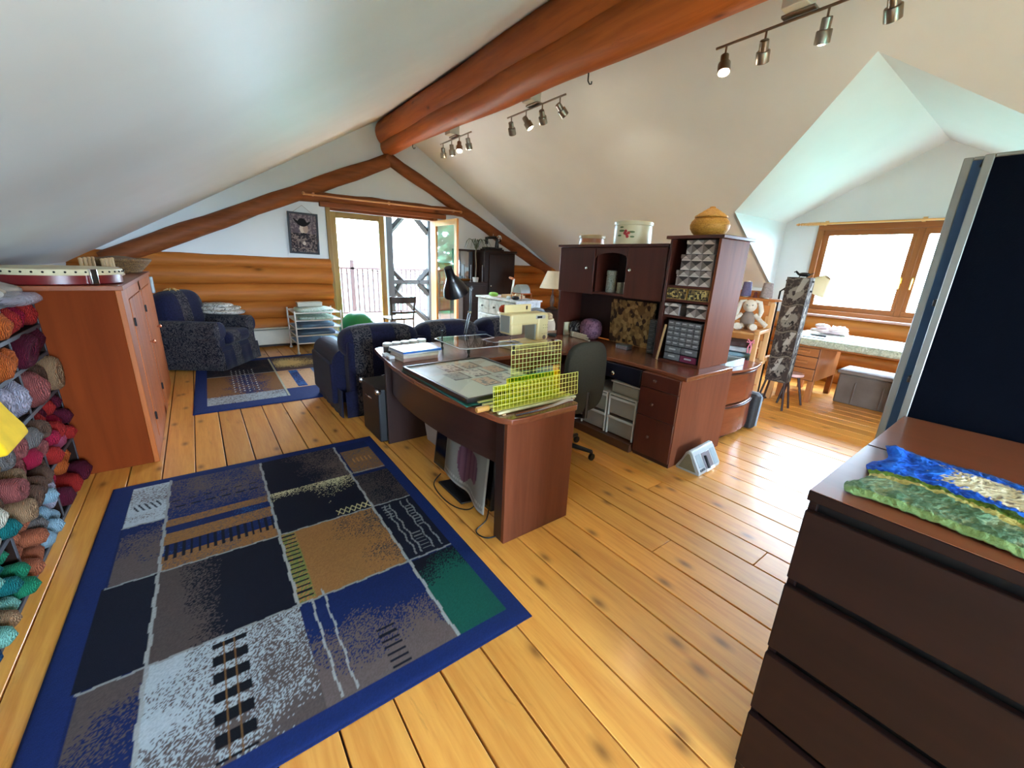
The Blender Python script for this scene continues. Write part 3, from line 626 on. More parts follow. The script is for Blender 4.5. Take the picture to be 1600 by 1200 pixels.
ry = random.Random(17)
for (bay, row), (cols, nc, nr, kind) in FILL.items():
    y0, y1 = VY[bay] - .012, VY[bay + 1] + .012; z0, z1 = HZ[row] + .01, HZ[row + 1] - .012
    ww = (y0 - y1) / nc; hh = (z1 - z0) / nr
    for r_ in range(nr):
        for c_ in range(nc):
            if (bay, row) == (1, 2) and c_ > 1: continue   # the yellow cloth lies here
            col = cols[ry.randrange(len(cols))] if nr > 1 else cols[c_ % len(cols)]
            if (bay, row) == (2, 0): col = [GRN, TEALY, SEA, GRN, BLUE, DBLUE][c_] if r_ else [GRN, SEA, TANY, SEA, DBLUE, TEALY][c_]
            if (bay, row) == (1, 0): col = [LAV if r_ else LBLUE, LBLUE, GRY if r_ else LBLUE, TERRA, TERRA][c_]
            k = kind if ry.random() < .75 else (kind + 1) % 2
            o = bpy.data.objects.new('yarn_skein', SK[k]); COL.objects.link(o)
            if not SK[k].materials: SK[k].materials.append(yarn_mat(GRY))
            o.material_slots[0].link = 'OBJECT'; o.material_slots[0].material = yarn_mat(col)
            sy = ww * ry.uniform(1.02, 1.14); sz = hh * ry.uniform(1.0, 1.07); sx = .16 if k != 1 else min(sy, sz)
            o.scale = (sx, sy * .93 if k == 0 else sy * .96, sz * .93 if k == 0 else sz * .96)
            fr = .0 + ry.uniform(-.03, .045); 
            o.location = (-.79 + fr - (.03 if k == 1 else 0), 3.655 + y0 - ww * (c_ + .5), z0 + hh * r_ + sz * .5)
            o.rotation_euler = (ry.uniform(-.5, .5), ry.uniform(-.08, .12), ry.uniform(-.2, .2))
            lab = '%s yarn, %s from cabinet%s, %s, %s' % (CN[col], ORD[c_], (', %s layer' % LV[r_]) if nr > 1 else '', RN[row], BN[bay]) 
            tag(o, lab, 'yarn', 'yarn skeins packed in the shelves')
YEL = flat('yellow_felt', C(236, 190, 20), .9, var=.1)
def drape(name, label, cat, f, nx, ny, mat, th=.006, parent=None):
    u, v = np.meshgrid(np.linspace(0, 1, nx), np.linspace(0, 1, ny)); x, y, z = f(u, v); P = np.stack([x, y, z], -1).reshape(-1, 3); b = B(); fs = [(j * nx + i, j * nx + i + 1, (j + 1) * nx + i + 1, (j + 1) * nx + i) for j in range(ny - 1) for i in range(nx - 1)]
    b.add([tuple(p) for p in P], fs); o = b.obj(name, mat, parent, smooth=180); s = o.modifiers.new('thick', 'SOLIDIFY'); s.thickness = th; s.offset = 0
    if cat: tag(o, label, cat)
    return o
yf = thing('folded_cloth', 'folded bright yellow cloth spilling from the third yarn shelf', 'cloth', (-.81, 2.618, .641))
B().prism([(-.2, .0), (.085, .0), (.075, .05), (.045, .12), (.02, .19), (-.2, .195)], -.15, .15, Matrix(((1, 0, 0, 0), (0, 0, 1, 0), (0, 1, 0, 0), (0, 0, 0, 1)))).obj('front_fold', YEL, yf, .018, 4, 60); B().prism([(-.19, .0), (.05, .0), (.03, .08), (-.0, .15), (-.19, .16)], .15, .163, Matrix(((1, 0, 0, 0), (0, 0, 1, 0), (0, 1, 0, 0), (0, 0, 0, 1)))).obj('inner_fold', YEL, yf, .018, 4, 60)
# wool and a clear bag on top of the shelf
WOOL = flat('raw_wool', C(150, 138, 126), .95, var=.25, scale=18, bump=.5)
for i, (y, r_, lab) in enumerate(((3.5, .075, 'mottled grey raw wool bundle on the yarn shelf top, against the cabinet'), (3.36, .07, 'beige raw wool bundle on the yarn shelf top, second from the cabinet'), (3.2, .075, 'pale raw wool bundle on the yarn shelf top, third from the cabinet'), (3.05, .07, 'cream raw wool bundle on the yarn shelf top, fourth from the cabinet'))):
    o = B().ball((0, 0, 0), (r_ * 1.3, r_ * 1.15, r_ * .55), 18, 12).obj('wool_bundle', [WOOL, flat('raw_wool_beige', C(176, 160, 140), .95, var=.2, scale=20, bump=.5), flat('raw_wool_pale', C(190, 182, 172), .95, var=.2, scale=16, bump=.5), WOOL][i]); o.location = (-.88 - .02 * (i % 2), y, 1.20 + r_ * .55)
    dm = o.modifiers.new('lumps', 'DISPLACE'); tx = bpy.data.textures.new('lump', 'CLOUDS'); tx.noise_scale = .05; dm.texture = tx; dm.strength = .03; tag(o, lab, 'wool', 'wool bundles on top of the yarn shelves')
BAGP = N('clear_plastic_bag'); BAGP.col(C(196, 186, 196)); BAGP.set(Roughness=.12, Alpha=.45); BAGP.bump(BAGP.noise(BAGP.coord(), 60, 4), .9, .02)
o = B().ball((0, 0, 0), (.085, .2, .035), 20, 10, p=2.2).obj('plastic_bag', BAGP.m); o.location = (-.78, 3.35, 1.21); dm = o.modifiers.new('crinkle', 'DISPLACE'); tx = bpy.data.textures.new('crinkle', 'CLOUDS'); tx.noise_scale = .03; dm.texture = tx; dm.strength = .02; tag(o, 'shiny clear plastic bag of pink fibre on the front edge of the yarn shelf top', 'bag')
# ================================================================ things on the cabinet
ZA = 1.256
dm_ = thing('drum', 'shallow red drum with a cream studded head and chrome lug on the cabinet', 'drum', (-.72, 3.98, ZA))
B().lathe([(.30, .0), (.31, .008), (.31, .075), (.30, .08), (0, .08)], (0, 0, 0), 40).obj('shell', flat('red_lacquer', C(112, 26, 26), .3), dm_)
B().lathe([(.318, .06), (.322, .07), (.318, .095), (.30, .1), (0, .1)], (0, 0, 0), 40).obj('head', flat('drum_skin', C(206, 190, 152), .6), dm_)
st = B().ball((0, 0, 0), .006, 8, 6).obj('stud', IRON, dm_, loc=(.322, 0, .08))
for k in range(1, 44): t = 2 * math.pi * k / 44; share(st, 'stud', dm_, (.322 * math.cos(t), .322 * math.sin(t), .08))
CHROME = flat('chrome', C(214, 214, 216), .15, 1, .03)
for t in (-.9, .6, 2.2, 3.8): B().box(-.012, .012, -.02, .02, .005, .1, Matrix.Translation((.325 * math.cos(t), .325 * math.sin(t), 0)) @ Matrix.Rotation(t, 4, 'Z')).obj('lug', CHROME, dm_, .004)
PEG = wood('pale_peg', C(198, 166, 120), C(170, 134, 90), 'z', .5, tone=.05)
wb = thing('warping_board', 'pale wooden board with a row of upright pegs on the cabinet behind the drum', 'peg board', (-.62, 4.75, ZA))
box('board', -.3, .12, -.36, .34, 0, .022, PEG, wb)
pg = B().lathe([(.012, .02), (.011, .13), (.014, .14), (.009, .15), (0, .152)], (0, 0, 0), 10).obj('peg', PEG, wb, loc=(.07, -.3, 0))
for k in range(1, 8): share(pg, 'peg', wb, (.07 - (.13 if k % 2 else 0), -.3 + k * .085, 0))
WICK = patches('wicker', [C(56, 36, 20), C(104, 74, 40), C(150, 114, 66)], 60, .7, 'NOISE')
bk = thing('wicker_basket', 'low wicker basket heaped with brown wool at the far end of the cabinet', 'basket', (-.58, 5.62, ZA))
bb = B()
for k in range(7):
    r_ = .13 + .012 * k; bb.tube([(r_ * 1.15 * math.cos(t), r_ * 1.5 * math.sin(t), .012 + k * .016) for t in [2 * math.pi * i / 28 for i in range(29)]], .0105, 6, False)
bb.lathe([(.0, .0), (.14, .0), (.145, .01)], (0, 0, 0), 20); bb.obj('bowl', WICK, bk); B().tube([(.215 * 1.1 * math.cos(t), .225 * 1.5 * math.sin(t) * .93, .122) for t in [2 * math.pi * i / 30 for i in range(31)]], .013, 8, False).obj('rim', WICK, bk)
o = B().ball((0, 0, .1), (.17, .24, .055), 16, 8).obj('wool_fill', flat('brown_wool', C(112, 84, 58), .95, var=.3, scale=25, bump=.6), bk)
pb = B().box(-.012, .012, -.05, .05, 0, .17).obj('paddle', flat('clear_comb', C(150, 170, 176), .25), None, .006); pb.location = (-.387, 5.95, 1.03); tag(pb, 'clear plastic paddle hanging on the far end of the cabinet', 'tool')
# ================================================================ armchair and sofa
NAVF = N('navy_damask_fabric')
_v = NAVF.coord((1, 1, 1)); _sx = NAVF.n('ShaderNodeSeparateXYZ'); NAVF.l(_v, _sx.inputs[0])
_m1 = NAVF.n('ShaderNodeMath', operation='MULTIPLY'); _m1.inputs[1].default_value = 2.55; NAVF.l(_sx.outputs[0], _m1.inputs[0])
_m2 = NAVF.n('ShaderNodeMath', operation='FRACT'); NAVF.l(_m1.outputs[0], _m2.inputs[0])
_band = NAVF.ramp(_m2.outputs[0], [(0, (0, 0, 0, 1)), (.55, (0, 0, 0, 1)), (.57, (1, 1, 1, 1)), (.97, (1, 1, 1, 1)), (1, (0, 0, 0, 1))]); _band.node.color_ramp.interpolation = 'CONSTANT'
_pat = NAVF.ramp(NAVF.noise(_v, 13, 2, .5, 3.2), [(.42, C(14, 14, 28)), (.5, C(86, 80, 80)), (.56, C(44, 42, 50)), (.62, C(16, 15, 28))])
_nav = NAVF.ramp(NAVF.noise(_v, 60, 2), [(.3, C(12, 13, 36)), (.7, C(24, 25, 56))])
NAVF.col(NAVF.mix(_nav, _pat, _band)); NAVF.set(Roughness=.85); NAVF.b.inputs['Sheen Weight'].default_value = .08; NAVF.b.inputs['Specular IOR Level'].default_value = .2; NAVF.bump(NAVF.noise(_v, 220, 2), .25, .004); NAVF = NAVF.m
def cushion(name, x0, x1, y0, y1, z0, z1, parent, r=.06, p=0, mat=None, seg=5): return B().box(x0, x1, y0, y1, z0, z1).obj(name, mat or NAVF, parent, r, seg, 60)
def arm(parent, x0, x1, y0, y1, ztop, rr):
    """rolled arm: slab below, roll above; runs along y"""
    xc = (x0 + x1) / 2; b = B().box(x0 + .02, x1 - .02, y0 + .02, y1, .1, ztop - rr); b.obj('arm_panel', NAVF, parent, .02, 3, 60)
    B().lathe([(0, 0), (rr * .8, 0), (rr, .02), (rr, y1 - y0 - .02), (rr * .8, y1 - y0), (0, y1 - y0)], (xc, y1, ztop - rr), 24, Matrix.Rotation(R(90), 4, 'X')).obj('arm_roll', NAVF, parent)
ac = thing('armchair', 'navy damask armchair with rolled arms in the log wall corner', 'armchair', (.02, 6.84, .012), -33 + 90)
# local frame: +y is to the back, -y the front
cushion('base', -.42, .42, -.40, .44, .04, .3, ac, .03); cushion('seat_cushion', -.26, .26, -.43, .22, .3, .47, ac, .07); 
cushion('back_frame', -.38, .38, .24, .47, .1, .72, ac, .1); B().ball((0, .31, .70), (.37, .16, .27), 28, 18, Matrix.Rotation(R(-8), 4, 'X'), 3.2).obj('back_cushion', NAVF, ac)
arm(ac, -.46, -.25, -.40, .38, .62, .12); arm(ac, .25, .46, -.40, .38, .62, .12)
for k, (p0, p1) in enumerate((((-.43, -.41), (.43, -.41)), ((-.43, -.41), (-.43, .44)), ((.43, -.41), (.43, .44)))):
    n = 26; vs = []; 
    for i in range(n + 1):
        t = i / n; x = p0[0] + (p1[0] - p0[0]) * t; y = p0[1] + (p1[1] - p0[1]) * t; wv = .012 * abs(math.sin(t * 14)); 
        ox, oy = (0, -1) if k == 0 else ((-1, 0) if k == 1 else (1, 0))
        vs += [(x, y, .24), (x + ox * (.012 + wv), y + oy * (.012 + wv), .004)]
    o = B().add(vs, [(2 * i, 2 * i + 2, 2 * i + 3, 2 * i + 1) for i in range(n)]).obj('skirt', NAVF, ac, smooth=60); s = o.modifiers.new('t', 'SOLIDIFY'); s.thickness = .008
QUILT = patches('folded_quilt_print', [C(40, 36, 40), C(160, 152, 140), C(216, 210, 200), C(96, 84, 72), C(190, 180, 168)], 14, .8, 'NOISE')
bq = thing('folded_quilt', 'crumpled grey and white printed quilt on the far arm of the armchair', 'quilt', (.24, 7.14, .635), 57)
for k, (rx, ry_, dz, a) in enumerate(((.17, .27, .035, 0), (.15, .25, .085, 8), (.12, .2, .125, -10))):
    o = B().ball((0, .03 * k, dz), (rx, ry_, .032), 22, 10, Matrix.Rotation(R(a), 4, 'Z'), 3).obj('fold', QUILT, bq); dmm = o.modifiers.new('w', 'DISPLACE'); tx = bpy.data.textures.new('w', 'CLOUDS'); tx.noise_scale = .09; dmm.texture = tx; dmm.strength = .035
mp = thing('craft_flowers', 'small bunch of tan dried flowers on top of the armchair back', 'flowers', (-.28, 6.98, .965))
for k in range(7):
    t = k * .9; B().tube([(0, 0, 0), (.04 * math.cos(t), .05 * math.sin(t), .03), (.085 * math.cos(t), .1 * math.sin(t), .012)], [.006, .011, .006], 6).obj('petal', flat('dried_petal', C(190, 150, 96), .8), mp)
sf = thing('sofa', 'navy damask sofa with its back to the desk', 'sofa', (2.04, 4.3, 0))
SW = 1.06
cushion('base', -SW + .06, SW - .06, -.40, .48, .05, .32, sf, .03)
for x0, x1 in ((-.84, 0), (0, .84)): cushion('seat_cushion', x0 + .005, x1 - .005, -.1, .5, .32, .48, sf, .06)
cushion('back_panel', -SW + .05, SW - .05, -.45, -.26, .06, .74, sf, .035, seg=3)
for x0, x1 in ((-SW + .02, -.28), (-.28, .46), (.46, SW - .02)):
    B().ball(((x0 + x1) / 2, -.30, .70), ((x1 - x0) / 2 + .012, .17, .175), 30, 14, None, 3.0).obj('back_cushion', NAVF, sf)
arm(sf, -SW - .1, -.82, -.30, .5, .64, .13); arm(sf, .82, SW + .1, -.30, .5, .64, .13)
for k, (p0, p1) in enumerate((((-SW, -.455), (SW, -.455)), ((-SW - .03, -.44), (-SW - .03, .48)))):
    n = 40; vs = []
    for i in range(n + 1):
        t = i / n; x = p0[0] + (p1[0] - p0[0]) * t; y = p0[1] + (p1[1] - p0[1]) * t; wv = .008 * abs(math.sin(t * 18)); ox, oy = (0, -1) if k == 0 else (-1, 0)
        vs += [(x, y, .26), (x + ox * (.008 + wv), y + oy * (.008 + wv), .004)]
    o = B().add(vs, [(2 * i, 2 * i + 2, 2 * i + 3, 2 * i + 1) for i in range(n)]).obj('skirt', NAVF, sf, smooth=60); s = o.modifiers.new('t', 'SOLIDIFY'); s.thickness = .008
# ================================================================ U-shaped desk
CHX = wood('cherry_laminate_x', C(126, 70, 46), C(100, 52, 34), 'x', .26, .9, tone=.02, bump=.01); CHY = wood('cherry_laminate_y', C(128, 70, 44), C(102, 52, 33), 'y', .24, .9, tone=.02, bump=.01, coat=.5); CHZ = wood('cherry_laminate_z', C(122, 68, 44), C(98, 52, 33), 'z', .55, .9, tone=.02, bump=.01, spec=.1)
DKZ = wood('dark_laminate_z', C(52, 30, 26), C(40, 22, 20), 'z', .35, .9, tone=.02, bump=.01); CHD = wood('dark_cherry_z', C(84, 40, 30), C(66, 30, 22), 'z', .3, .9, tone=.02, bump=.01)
NICK = flat('nickel', C(200, 196, 188), .25, 1, .04)
ZD = .745
dk = thing('corner_desk', 'cherry laminate U-shaped desk with a bowed wing and rounded corner', 'desk', (0, 0, 0))
P = [(1.62, 1.495), (1.24, 1.49), (1.165, 1.505), (1.125, 1.56), (1.09, 1.75), (1.055, 2.0), (1.038, 2.3), (1.036, 2.55), (1.05, 2.8), (1.08, 3.05), (1.115, 3.3), (1.14, 3.45), (1.2, 3.5), (3.18, 3.5), (3.24, 3.56), (3.44, 3.56), (3.44, 1.495),
     (2.75, 1.495), (2.785, 1.75), (2.795, 2.0), (2.78, 2.2), (2.74, 2.38), (2.66, 2.52), (2.54, 2.61), (2.38, 2.67), (2.1, 2.69), (1.8, 2.69), (1.72, 2.665), (1.685, 2.6), (1.675, 2.4), (1.665, 1.9), (1.66, 1.53)]
o = B().prism(P, ZD - .032, ZD).obj('worktop', CHY, dk, .006, 3, 30)
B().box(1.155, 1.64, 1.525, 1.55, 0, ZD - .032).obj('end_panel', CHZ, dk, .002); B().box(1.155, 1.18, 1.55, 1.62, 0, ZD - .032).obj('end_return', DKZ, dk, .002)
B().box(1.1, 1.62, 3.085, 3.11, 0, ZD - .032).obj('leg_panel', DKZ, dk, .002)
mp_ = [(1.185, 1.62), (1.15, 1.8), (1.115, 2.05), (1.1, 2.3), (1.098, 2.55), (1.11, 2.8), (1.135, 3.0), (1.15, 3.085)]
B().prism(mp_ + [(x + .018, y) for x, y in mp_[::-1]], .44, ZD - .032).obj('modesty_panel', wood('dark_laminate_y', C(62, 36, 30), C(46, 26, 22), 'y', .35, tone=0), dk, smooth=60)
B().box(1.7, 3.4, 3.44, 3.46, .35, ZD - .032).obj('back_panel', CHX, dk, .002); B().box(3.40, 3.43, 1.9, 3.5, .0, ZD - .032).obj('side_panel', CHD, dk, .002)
B().box(2.71, 3.40, 1.88, 2.64, 0, .07).obj('base_shelf', wood('base_shelf_brown', C(92, 56, 36), C(74, 44, 28), 'y', .4, tone=0), dk, .003); B().box(2.78, 3.40, 2.64, 2.665, 0, ZD - .032).obj('divider_panel', CHD, dk, .002)
pd = bpy.data.objects.new('pencil_drawer', None); COL.objects.link(pd); pd.parent = dk
B().prism([(1.88, .565), (2.44, .6), (2.52, .63), (2.54, .66), (2.54, .712), (1.88, .712)], 2.745, 2.77, Matrix(((0, 0, 1, 0), (1, 0, 0, 0), (0, 1, 0, 0), (0, 0, 0, 1)))).obj('drawer_front', flat('blue_black_laminate', C(20, 20, 32), .3), pd, .004)
def knob(parent, loc, ax='-x', r=.014, mat=None, name='knob'):
    M_ = {'-x': Matrix.Rotation(R(-90), 4, 'Y'), '-y': Matrix.Rotation(R(90), 4, 'X'), '+x': Matrix.Rotation(R(90), 4, 'Y')}[ax]
    return B().lathe([(.4 * r, 0), (.45 * r, r), (r, 1.3 * r), (1.05 * r, 1.8 * r), (.6 * r, 2.2 * r), (0, 2.25 * r)], loc, 14, M_).obj(name, mat or NICK, parent)
knob(pd, (2.745, 2.14, .635), r=.017)
# pedestal
pe = thing('desk_pedestal', 'three-drawer dark cherry pedestal under the hutch end of the desk', 'drawer unit', (2.735, 1.53, 0))
box('body', .02, .79, 0, .335, 0, ZD - .033, CHZ, pe, .002)
for z0, z1, kz in ((.035, .36, .2), (.365, .595, .475), (.6, .71, .665)):
    dr = B().box(0, .02, .004, .335, z0, z1).obj('drawer', CHD, pe, .002); knob(dr, (0, .2, kz), r=.013, mat=flat('dull_bronze', C(120, 90, 76), .35, .8))
box('kick', .012, .02, 0, .335, 0, .034, DKZ, pe, 0)
# hutch
hu = thing('desk_hutch', 'dark cherry hutch with two cupboard doors and an arched niche on the desk', 'hutch', (3.15, 2.045, ZD))
HL = 1.28
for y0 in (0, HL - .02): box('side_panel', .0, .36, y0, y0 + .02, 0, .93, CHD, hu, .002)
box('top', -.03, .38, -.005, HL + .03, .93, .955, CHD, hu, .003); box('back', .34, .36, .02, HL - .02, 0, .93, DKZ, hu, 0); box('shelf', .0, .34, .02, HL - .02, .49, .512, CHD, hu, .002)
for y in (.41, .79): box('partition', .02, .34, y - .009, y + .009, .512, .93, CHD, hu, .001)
for y0, y1, ky in ((.795, HL - .004, .87), (.004, .405, .345)):
    d_ = box('door', -.02, 0, y0, y1, .485, .926, CHD, hu, .003); knob(d_, (-.02, ky, .73), r=.014)
ap = [(.413, .926), (.413, .85)] + [(.6 + .187 * math.cos(t), .83 + .05 * math.sin(t)) for t in [math.pi - math.pi * i / 12 for i in range(13)]] + [(.787, .85), (.787, .926)]
B().prism(ap, -.012, 0, Matrix(((0, 0, 1, 0), (1, 0, 0, 0), (0, 1, 0, 0), (0, 0, 0, 1)))).obj('arch', CHD, hu, .001)
# tower
tw = thing('storage_tower', 'tall narrow open dark cherry bookcase standing at the end of the desk', 'bookcase', (3.1, 1.6, ZD))
TH, TD_, TW_ = .985, .445, .415
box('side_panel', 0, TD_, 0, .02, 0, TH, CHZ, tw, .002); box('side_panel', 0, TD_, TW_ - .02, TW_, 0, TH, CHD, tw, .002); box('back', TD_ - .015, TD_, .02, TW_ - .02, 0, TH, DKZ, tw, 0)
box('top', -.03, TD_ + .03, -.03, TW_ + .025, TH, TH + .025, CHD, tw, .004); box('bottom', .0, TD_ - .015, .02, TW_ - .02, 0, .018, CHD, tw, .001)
for z in (.372, .502, .612): box('shelf', .005, TD_ - .015, .02, TW_ - .02, z, z + .018, CHD, tw, .001)
# boxes in the tower
GEO = N('geometric_grey_print'); _v = GEO.coord((1, 1, 1)); _x = GEO.n('ShaderNodeSeparateXYZ'); GEO.l(_v, _x.inputs[0])
def _fr(sock, k):
    a = GEO.n('ShaderNodeMath', operation='MULTIPLY'); a.inputs[1].default_value = k; GEO.l(sock, a.inputs[0]); b_ = GEO.n('ShaderNodeMath', operation='FRACT'); GEO.l(a.outputs[0], b_.inputs[0]); return b_.outputs[0]
def _op(a, b_, o_):
    q = GEO.n('ShaderNodeMath', operation=o_); GEO.l(a, q.inputs[0])
    if hasattr(b_, 'node'): GEO.l(b_, q.inputs[1])
    else: q.inputs[1].default_value = b_
    return q.outputs[0]
_p, _q = _fr(_x.outputs[1], 11.0), _fr(_x.outputs[2], 14.0)   # facets: each cell cut along both diagonals
_f = _op(_op(_op(_p, _q, 'GREATER_THAN'), .5, 'MULTIPLY'), _op(_op(_op(_p, _q, 'ADD'), 1.0, 'GREATER_THAN'), .25, 'MULTIPLY'), 'ADD')
_r = GEO.ramp(_f, [(0, C(150, 140, 136)), (.2, C(52, 46, 46)), (.45, C(206, 198, 192)), (.7, C(112, 102, 98))]); _r.node.color_ramp.interpolation = 'CONSTANT'; GEO.col(_r); GEO.set(Roughness=.6); GEO = GEO.m
def lidbox(lab, x, y, z, sx, sy, sz, mat, name='storage_box'):
    t = thing(name, lab, 'box', (x, y, z)); box('body', 0, sx, 0, sy, 0, sz * .72, mat, t, .003); box('lid', -.005, sx, -.005, sy + .005, sz * .72, sz, mat, t, .004); return t
lidbox('grey geometric print box, lowest of the tower top shelf stack', 3.115, 1.64, ZD + .631, .3, .29, .12, GEO); lidbox('grey geometric print box, middle one of the tower top shelf stack', 3.12, 1.645, ZD + .752, .28, .265, .12, GEO); lidbox('grey geometric print box, topmost of the tower top shelf stack', 3.13, 1.66, ZD + .873, .25, .225, .105, GEO)
FLOR = patches('yellow_black_floral', [C(30, 26, 22), C(196, 176, 110), C(120, 100, 60), C(60, 50, 36)], 70, .6)
GOLDE = flat('gold_card', C(180, 150, 84), .5)
for y, lab in ((1.625, 'yellow and black floral drawer box beside its twin, at the outer tower side'), (1.812, 'yellow and black floral drawer box beside its twin, next to the hutch')):
    t = thing('floral_storage_box', lab, 'box', (3.112, y, ZD + .521)); box('body', 0, .3, 0, .18, 0, .088, GOLDE, t, .002); box('front', -.005, 0, .006, .174, .006, .082, FLOR, t, .001)
lidbox('grey geometric print box on the tower shelf below the floral drawers, outer side', 3.115, 1.625, ZD + .391, .26, .17, .1, GEO); lidbox('grey geometric print box on the tower shelf below the floral drawers, by the hutch', 3.115, 1.86, ZD + .391, .26, .13, .095, GEO)
BLK = flat('black_plastic', C(20, 20, 22), .35); CLR = flat('clear_grey_drawer', C(112, 112, 114), .2, var=.25, scale=40); CLB = flat('pale_pull', C(176, 176, 178), .3); MAGD = flat('magenta_drawer', C(110, 40, 66), .3)
def organizer(lab, x, y, z, w_, h_, d_, nc, nr, big=0, mats=None):
    t = thing('drawer_organizer', lab, 'organizer', (x, y, z)); box('case', .012, d_, 0, w_, 0, h_, BLK, t, .003)
    zb = 0
    if big:
        for c_ in range(2):
            for r_ in range(2):
                y0 = .008 + c_ * (w_ - .016) / 2; hh = big / 2
                f = box('drawer', 0, .012, y0 + .003, y0 + (w_ - .016) / 2 - .003, .006 + r_ * hh, r_ * hh + hh - .003, MAGD if (c_ == 0 and r_ == 0) else CLR, t, .002); box('pull', -.008, 0, y0 + .045, y0 + (w_ - .016) / 2 - .045, r_ * hh + hh * .5, r_ * hh + hh * .5 + .012, CLB, f, .001)
        zb = big
    cw, ch = (w_ - .016) / nc, (h_ - zb - .01) / nr
    for c_ in range(nc):
        for r_ in range(nr):
            y0 = .008 + c_ * cw; z0 = zb + .005 + r_ * ch; f = box('drawer', 0, .012, y0 + .002, y0 + cw - .002, z0 + .002, z0 + ch - .003, mats or CLR, t, .001); box('pull', -.007, 0, y0 + cw * .22, y0 + cw * .78, z0 + ch * .5, z0 + ch * .68, CLB if not mats else CLR, f, .001)
    return t
organizer('black parts organizer with many clear drawers in the bottom of the tower', 3.108, 1.632, ZD + .019, .31, .335, .16, 5, 5, .12)
organizer('slim dark green parts organizer standing on the desk beside the tower', 3.24, 2.06, ZD + .001, .15, .31, .15, 2, 8, 0, flat('smoky_drawer', C(58, 66, 70), .3))
o = B().box(-.003, .003, -.009, .009, 0, .31, Matrix.Rotation(R(8), 4, 'X')).obj('wooden_ruler', PEG, None, .001); o.location = (3.09, 1.985, ZD + .003); tag(o, 'thin pale wooden ruler leaning against the tower', 'ruler')
# on the hutch
OAKB = wood('banded_box_wood', C(178, 108, 60), C(150, 84, 44), 'x', .4, tone=0)
rb = thing('round_wooden_box', 'small round wooden box with pale bands on the hutch', 'box', (3.3, 3.05, 1.7005)); B().lathe([(0, 0), (.125, 0), (.128, .02), (.128, .03)], (0, 0, 0), 32).lathe([(.124, .03), (.124, .062)], (0, 0, 0), 32, close=False).obj('body', OAKB, rb)
B().lathe([(.129, .0), (.131, .003), (.131, .02), (.129, .022)], (0, 0, 0), 32).obj('band', PEG, rb); B().lathe([(.129, .062), (.132, .065), (.132, .09), (.12, .097), (0, .097)], (0, 0, 0), 32).obj('lid', PEG, rb)
tn = thing('floral_tin', 'cream oval tin with a red flower sprig on the hutch', 'tin', (3.27, 2.53, 1.7005)); CRM = flat('cream_enamel', C(206, 196, 160), .35, var=.03)
B().lathe([(0, 0), (.17, 0), (.172, .004), (.168, .165)], (0, 0, 0), 40).obj('body', CRM, tn); B().lathe([(.17, .16), (.175, .163), (.175, .19), (.168, .195), (.15, .192), (0, .192)], (0, 0, 0), 40).obj('lid', CRM, tn)
def decal(b, ang, z, ru, rz_, rad=.1715): # an oval lying on the drum of the tin
    vs = [(rad * math.cos(ang), rad * math.sin(ang), z)]
    for i in range(10):
        t = 2 * math.pi * i / 10; a = ang + ru * math.cos(t) / rad; vs.append((rad * math.cos(a), rad * math.sin(a), z + rz_ * math.sin(t)))
    b.add(vs, [(0, i + 1, (i + 1) % 10 + 1) for i in range(10)])
b = B(); A0 = R(200)
for da, dz in ((0, .0), (.1, .012), (-.1, .01), (.05, -.018), (-.06, .026)): decal(b, A0 + da, .08 + dz, .014, .014, .172)
b.obj('flower_print', flat('red_print', C(150, 40, 46), .5), tn, smooth=0, label='red flower sprig'); b = B()
for da, dz, u_, v_ in ((.25, .02, .03, .009), (-.28, .03, .03, .01), (-.4, -.01, .022, .008), (.3, -.02, .02, .008), (-.3, .06, .02, .008)): b = B(); decal(b, A0 + da, .08 + dz, u_, v_, .1722); b.obj('leaf_print', flat('green_print', C(84, 104, 60), .5), tn, smooth=0, label='green printed leaf')

gd = thing('lidded_basket', 'golden coiled basket with a pointed lid on the tower', 'basket', (3.3, 1.82, ZD + 1.0105)); COIL = patches('coiled_grass', [C(150, 96, 28), C(196, 138, 50), C(216, 164, 74)], 55, .6, 'NOISE', (1, 1, 2.5))
prof = [(.0, .0), (.085, .0), (.115, .02), (.138, .05), (.145, .08), (.14, .105), (.122, .13), (.105, .142)]
def ridged(prof, b, n=36):
    q = []
    for (r0, z0), (r1, z1) in zip(prof[:-1], prof[1:]):
        for k in range(3): t = k / 3; q.append((r0 + (r1 - r0) * t + (.003 if k == 1 else 0), z0 + (z1 - z0) * t))
    return b.lathe(q + [prof[-1]], (0, 0, 0), n)
ridged(prof, B()).obj('bowl', COIL, gd); ridged([(.118, .14), (.12, .15), (.1, .165), (.07, .185), (.04, .205), (.022, .213), (.02, .222), (.0, .226)], B()).obj('lid', COIL, gd)
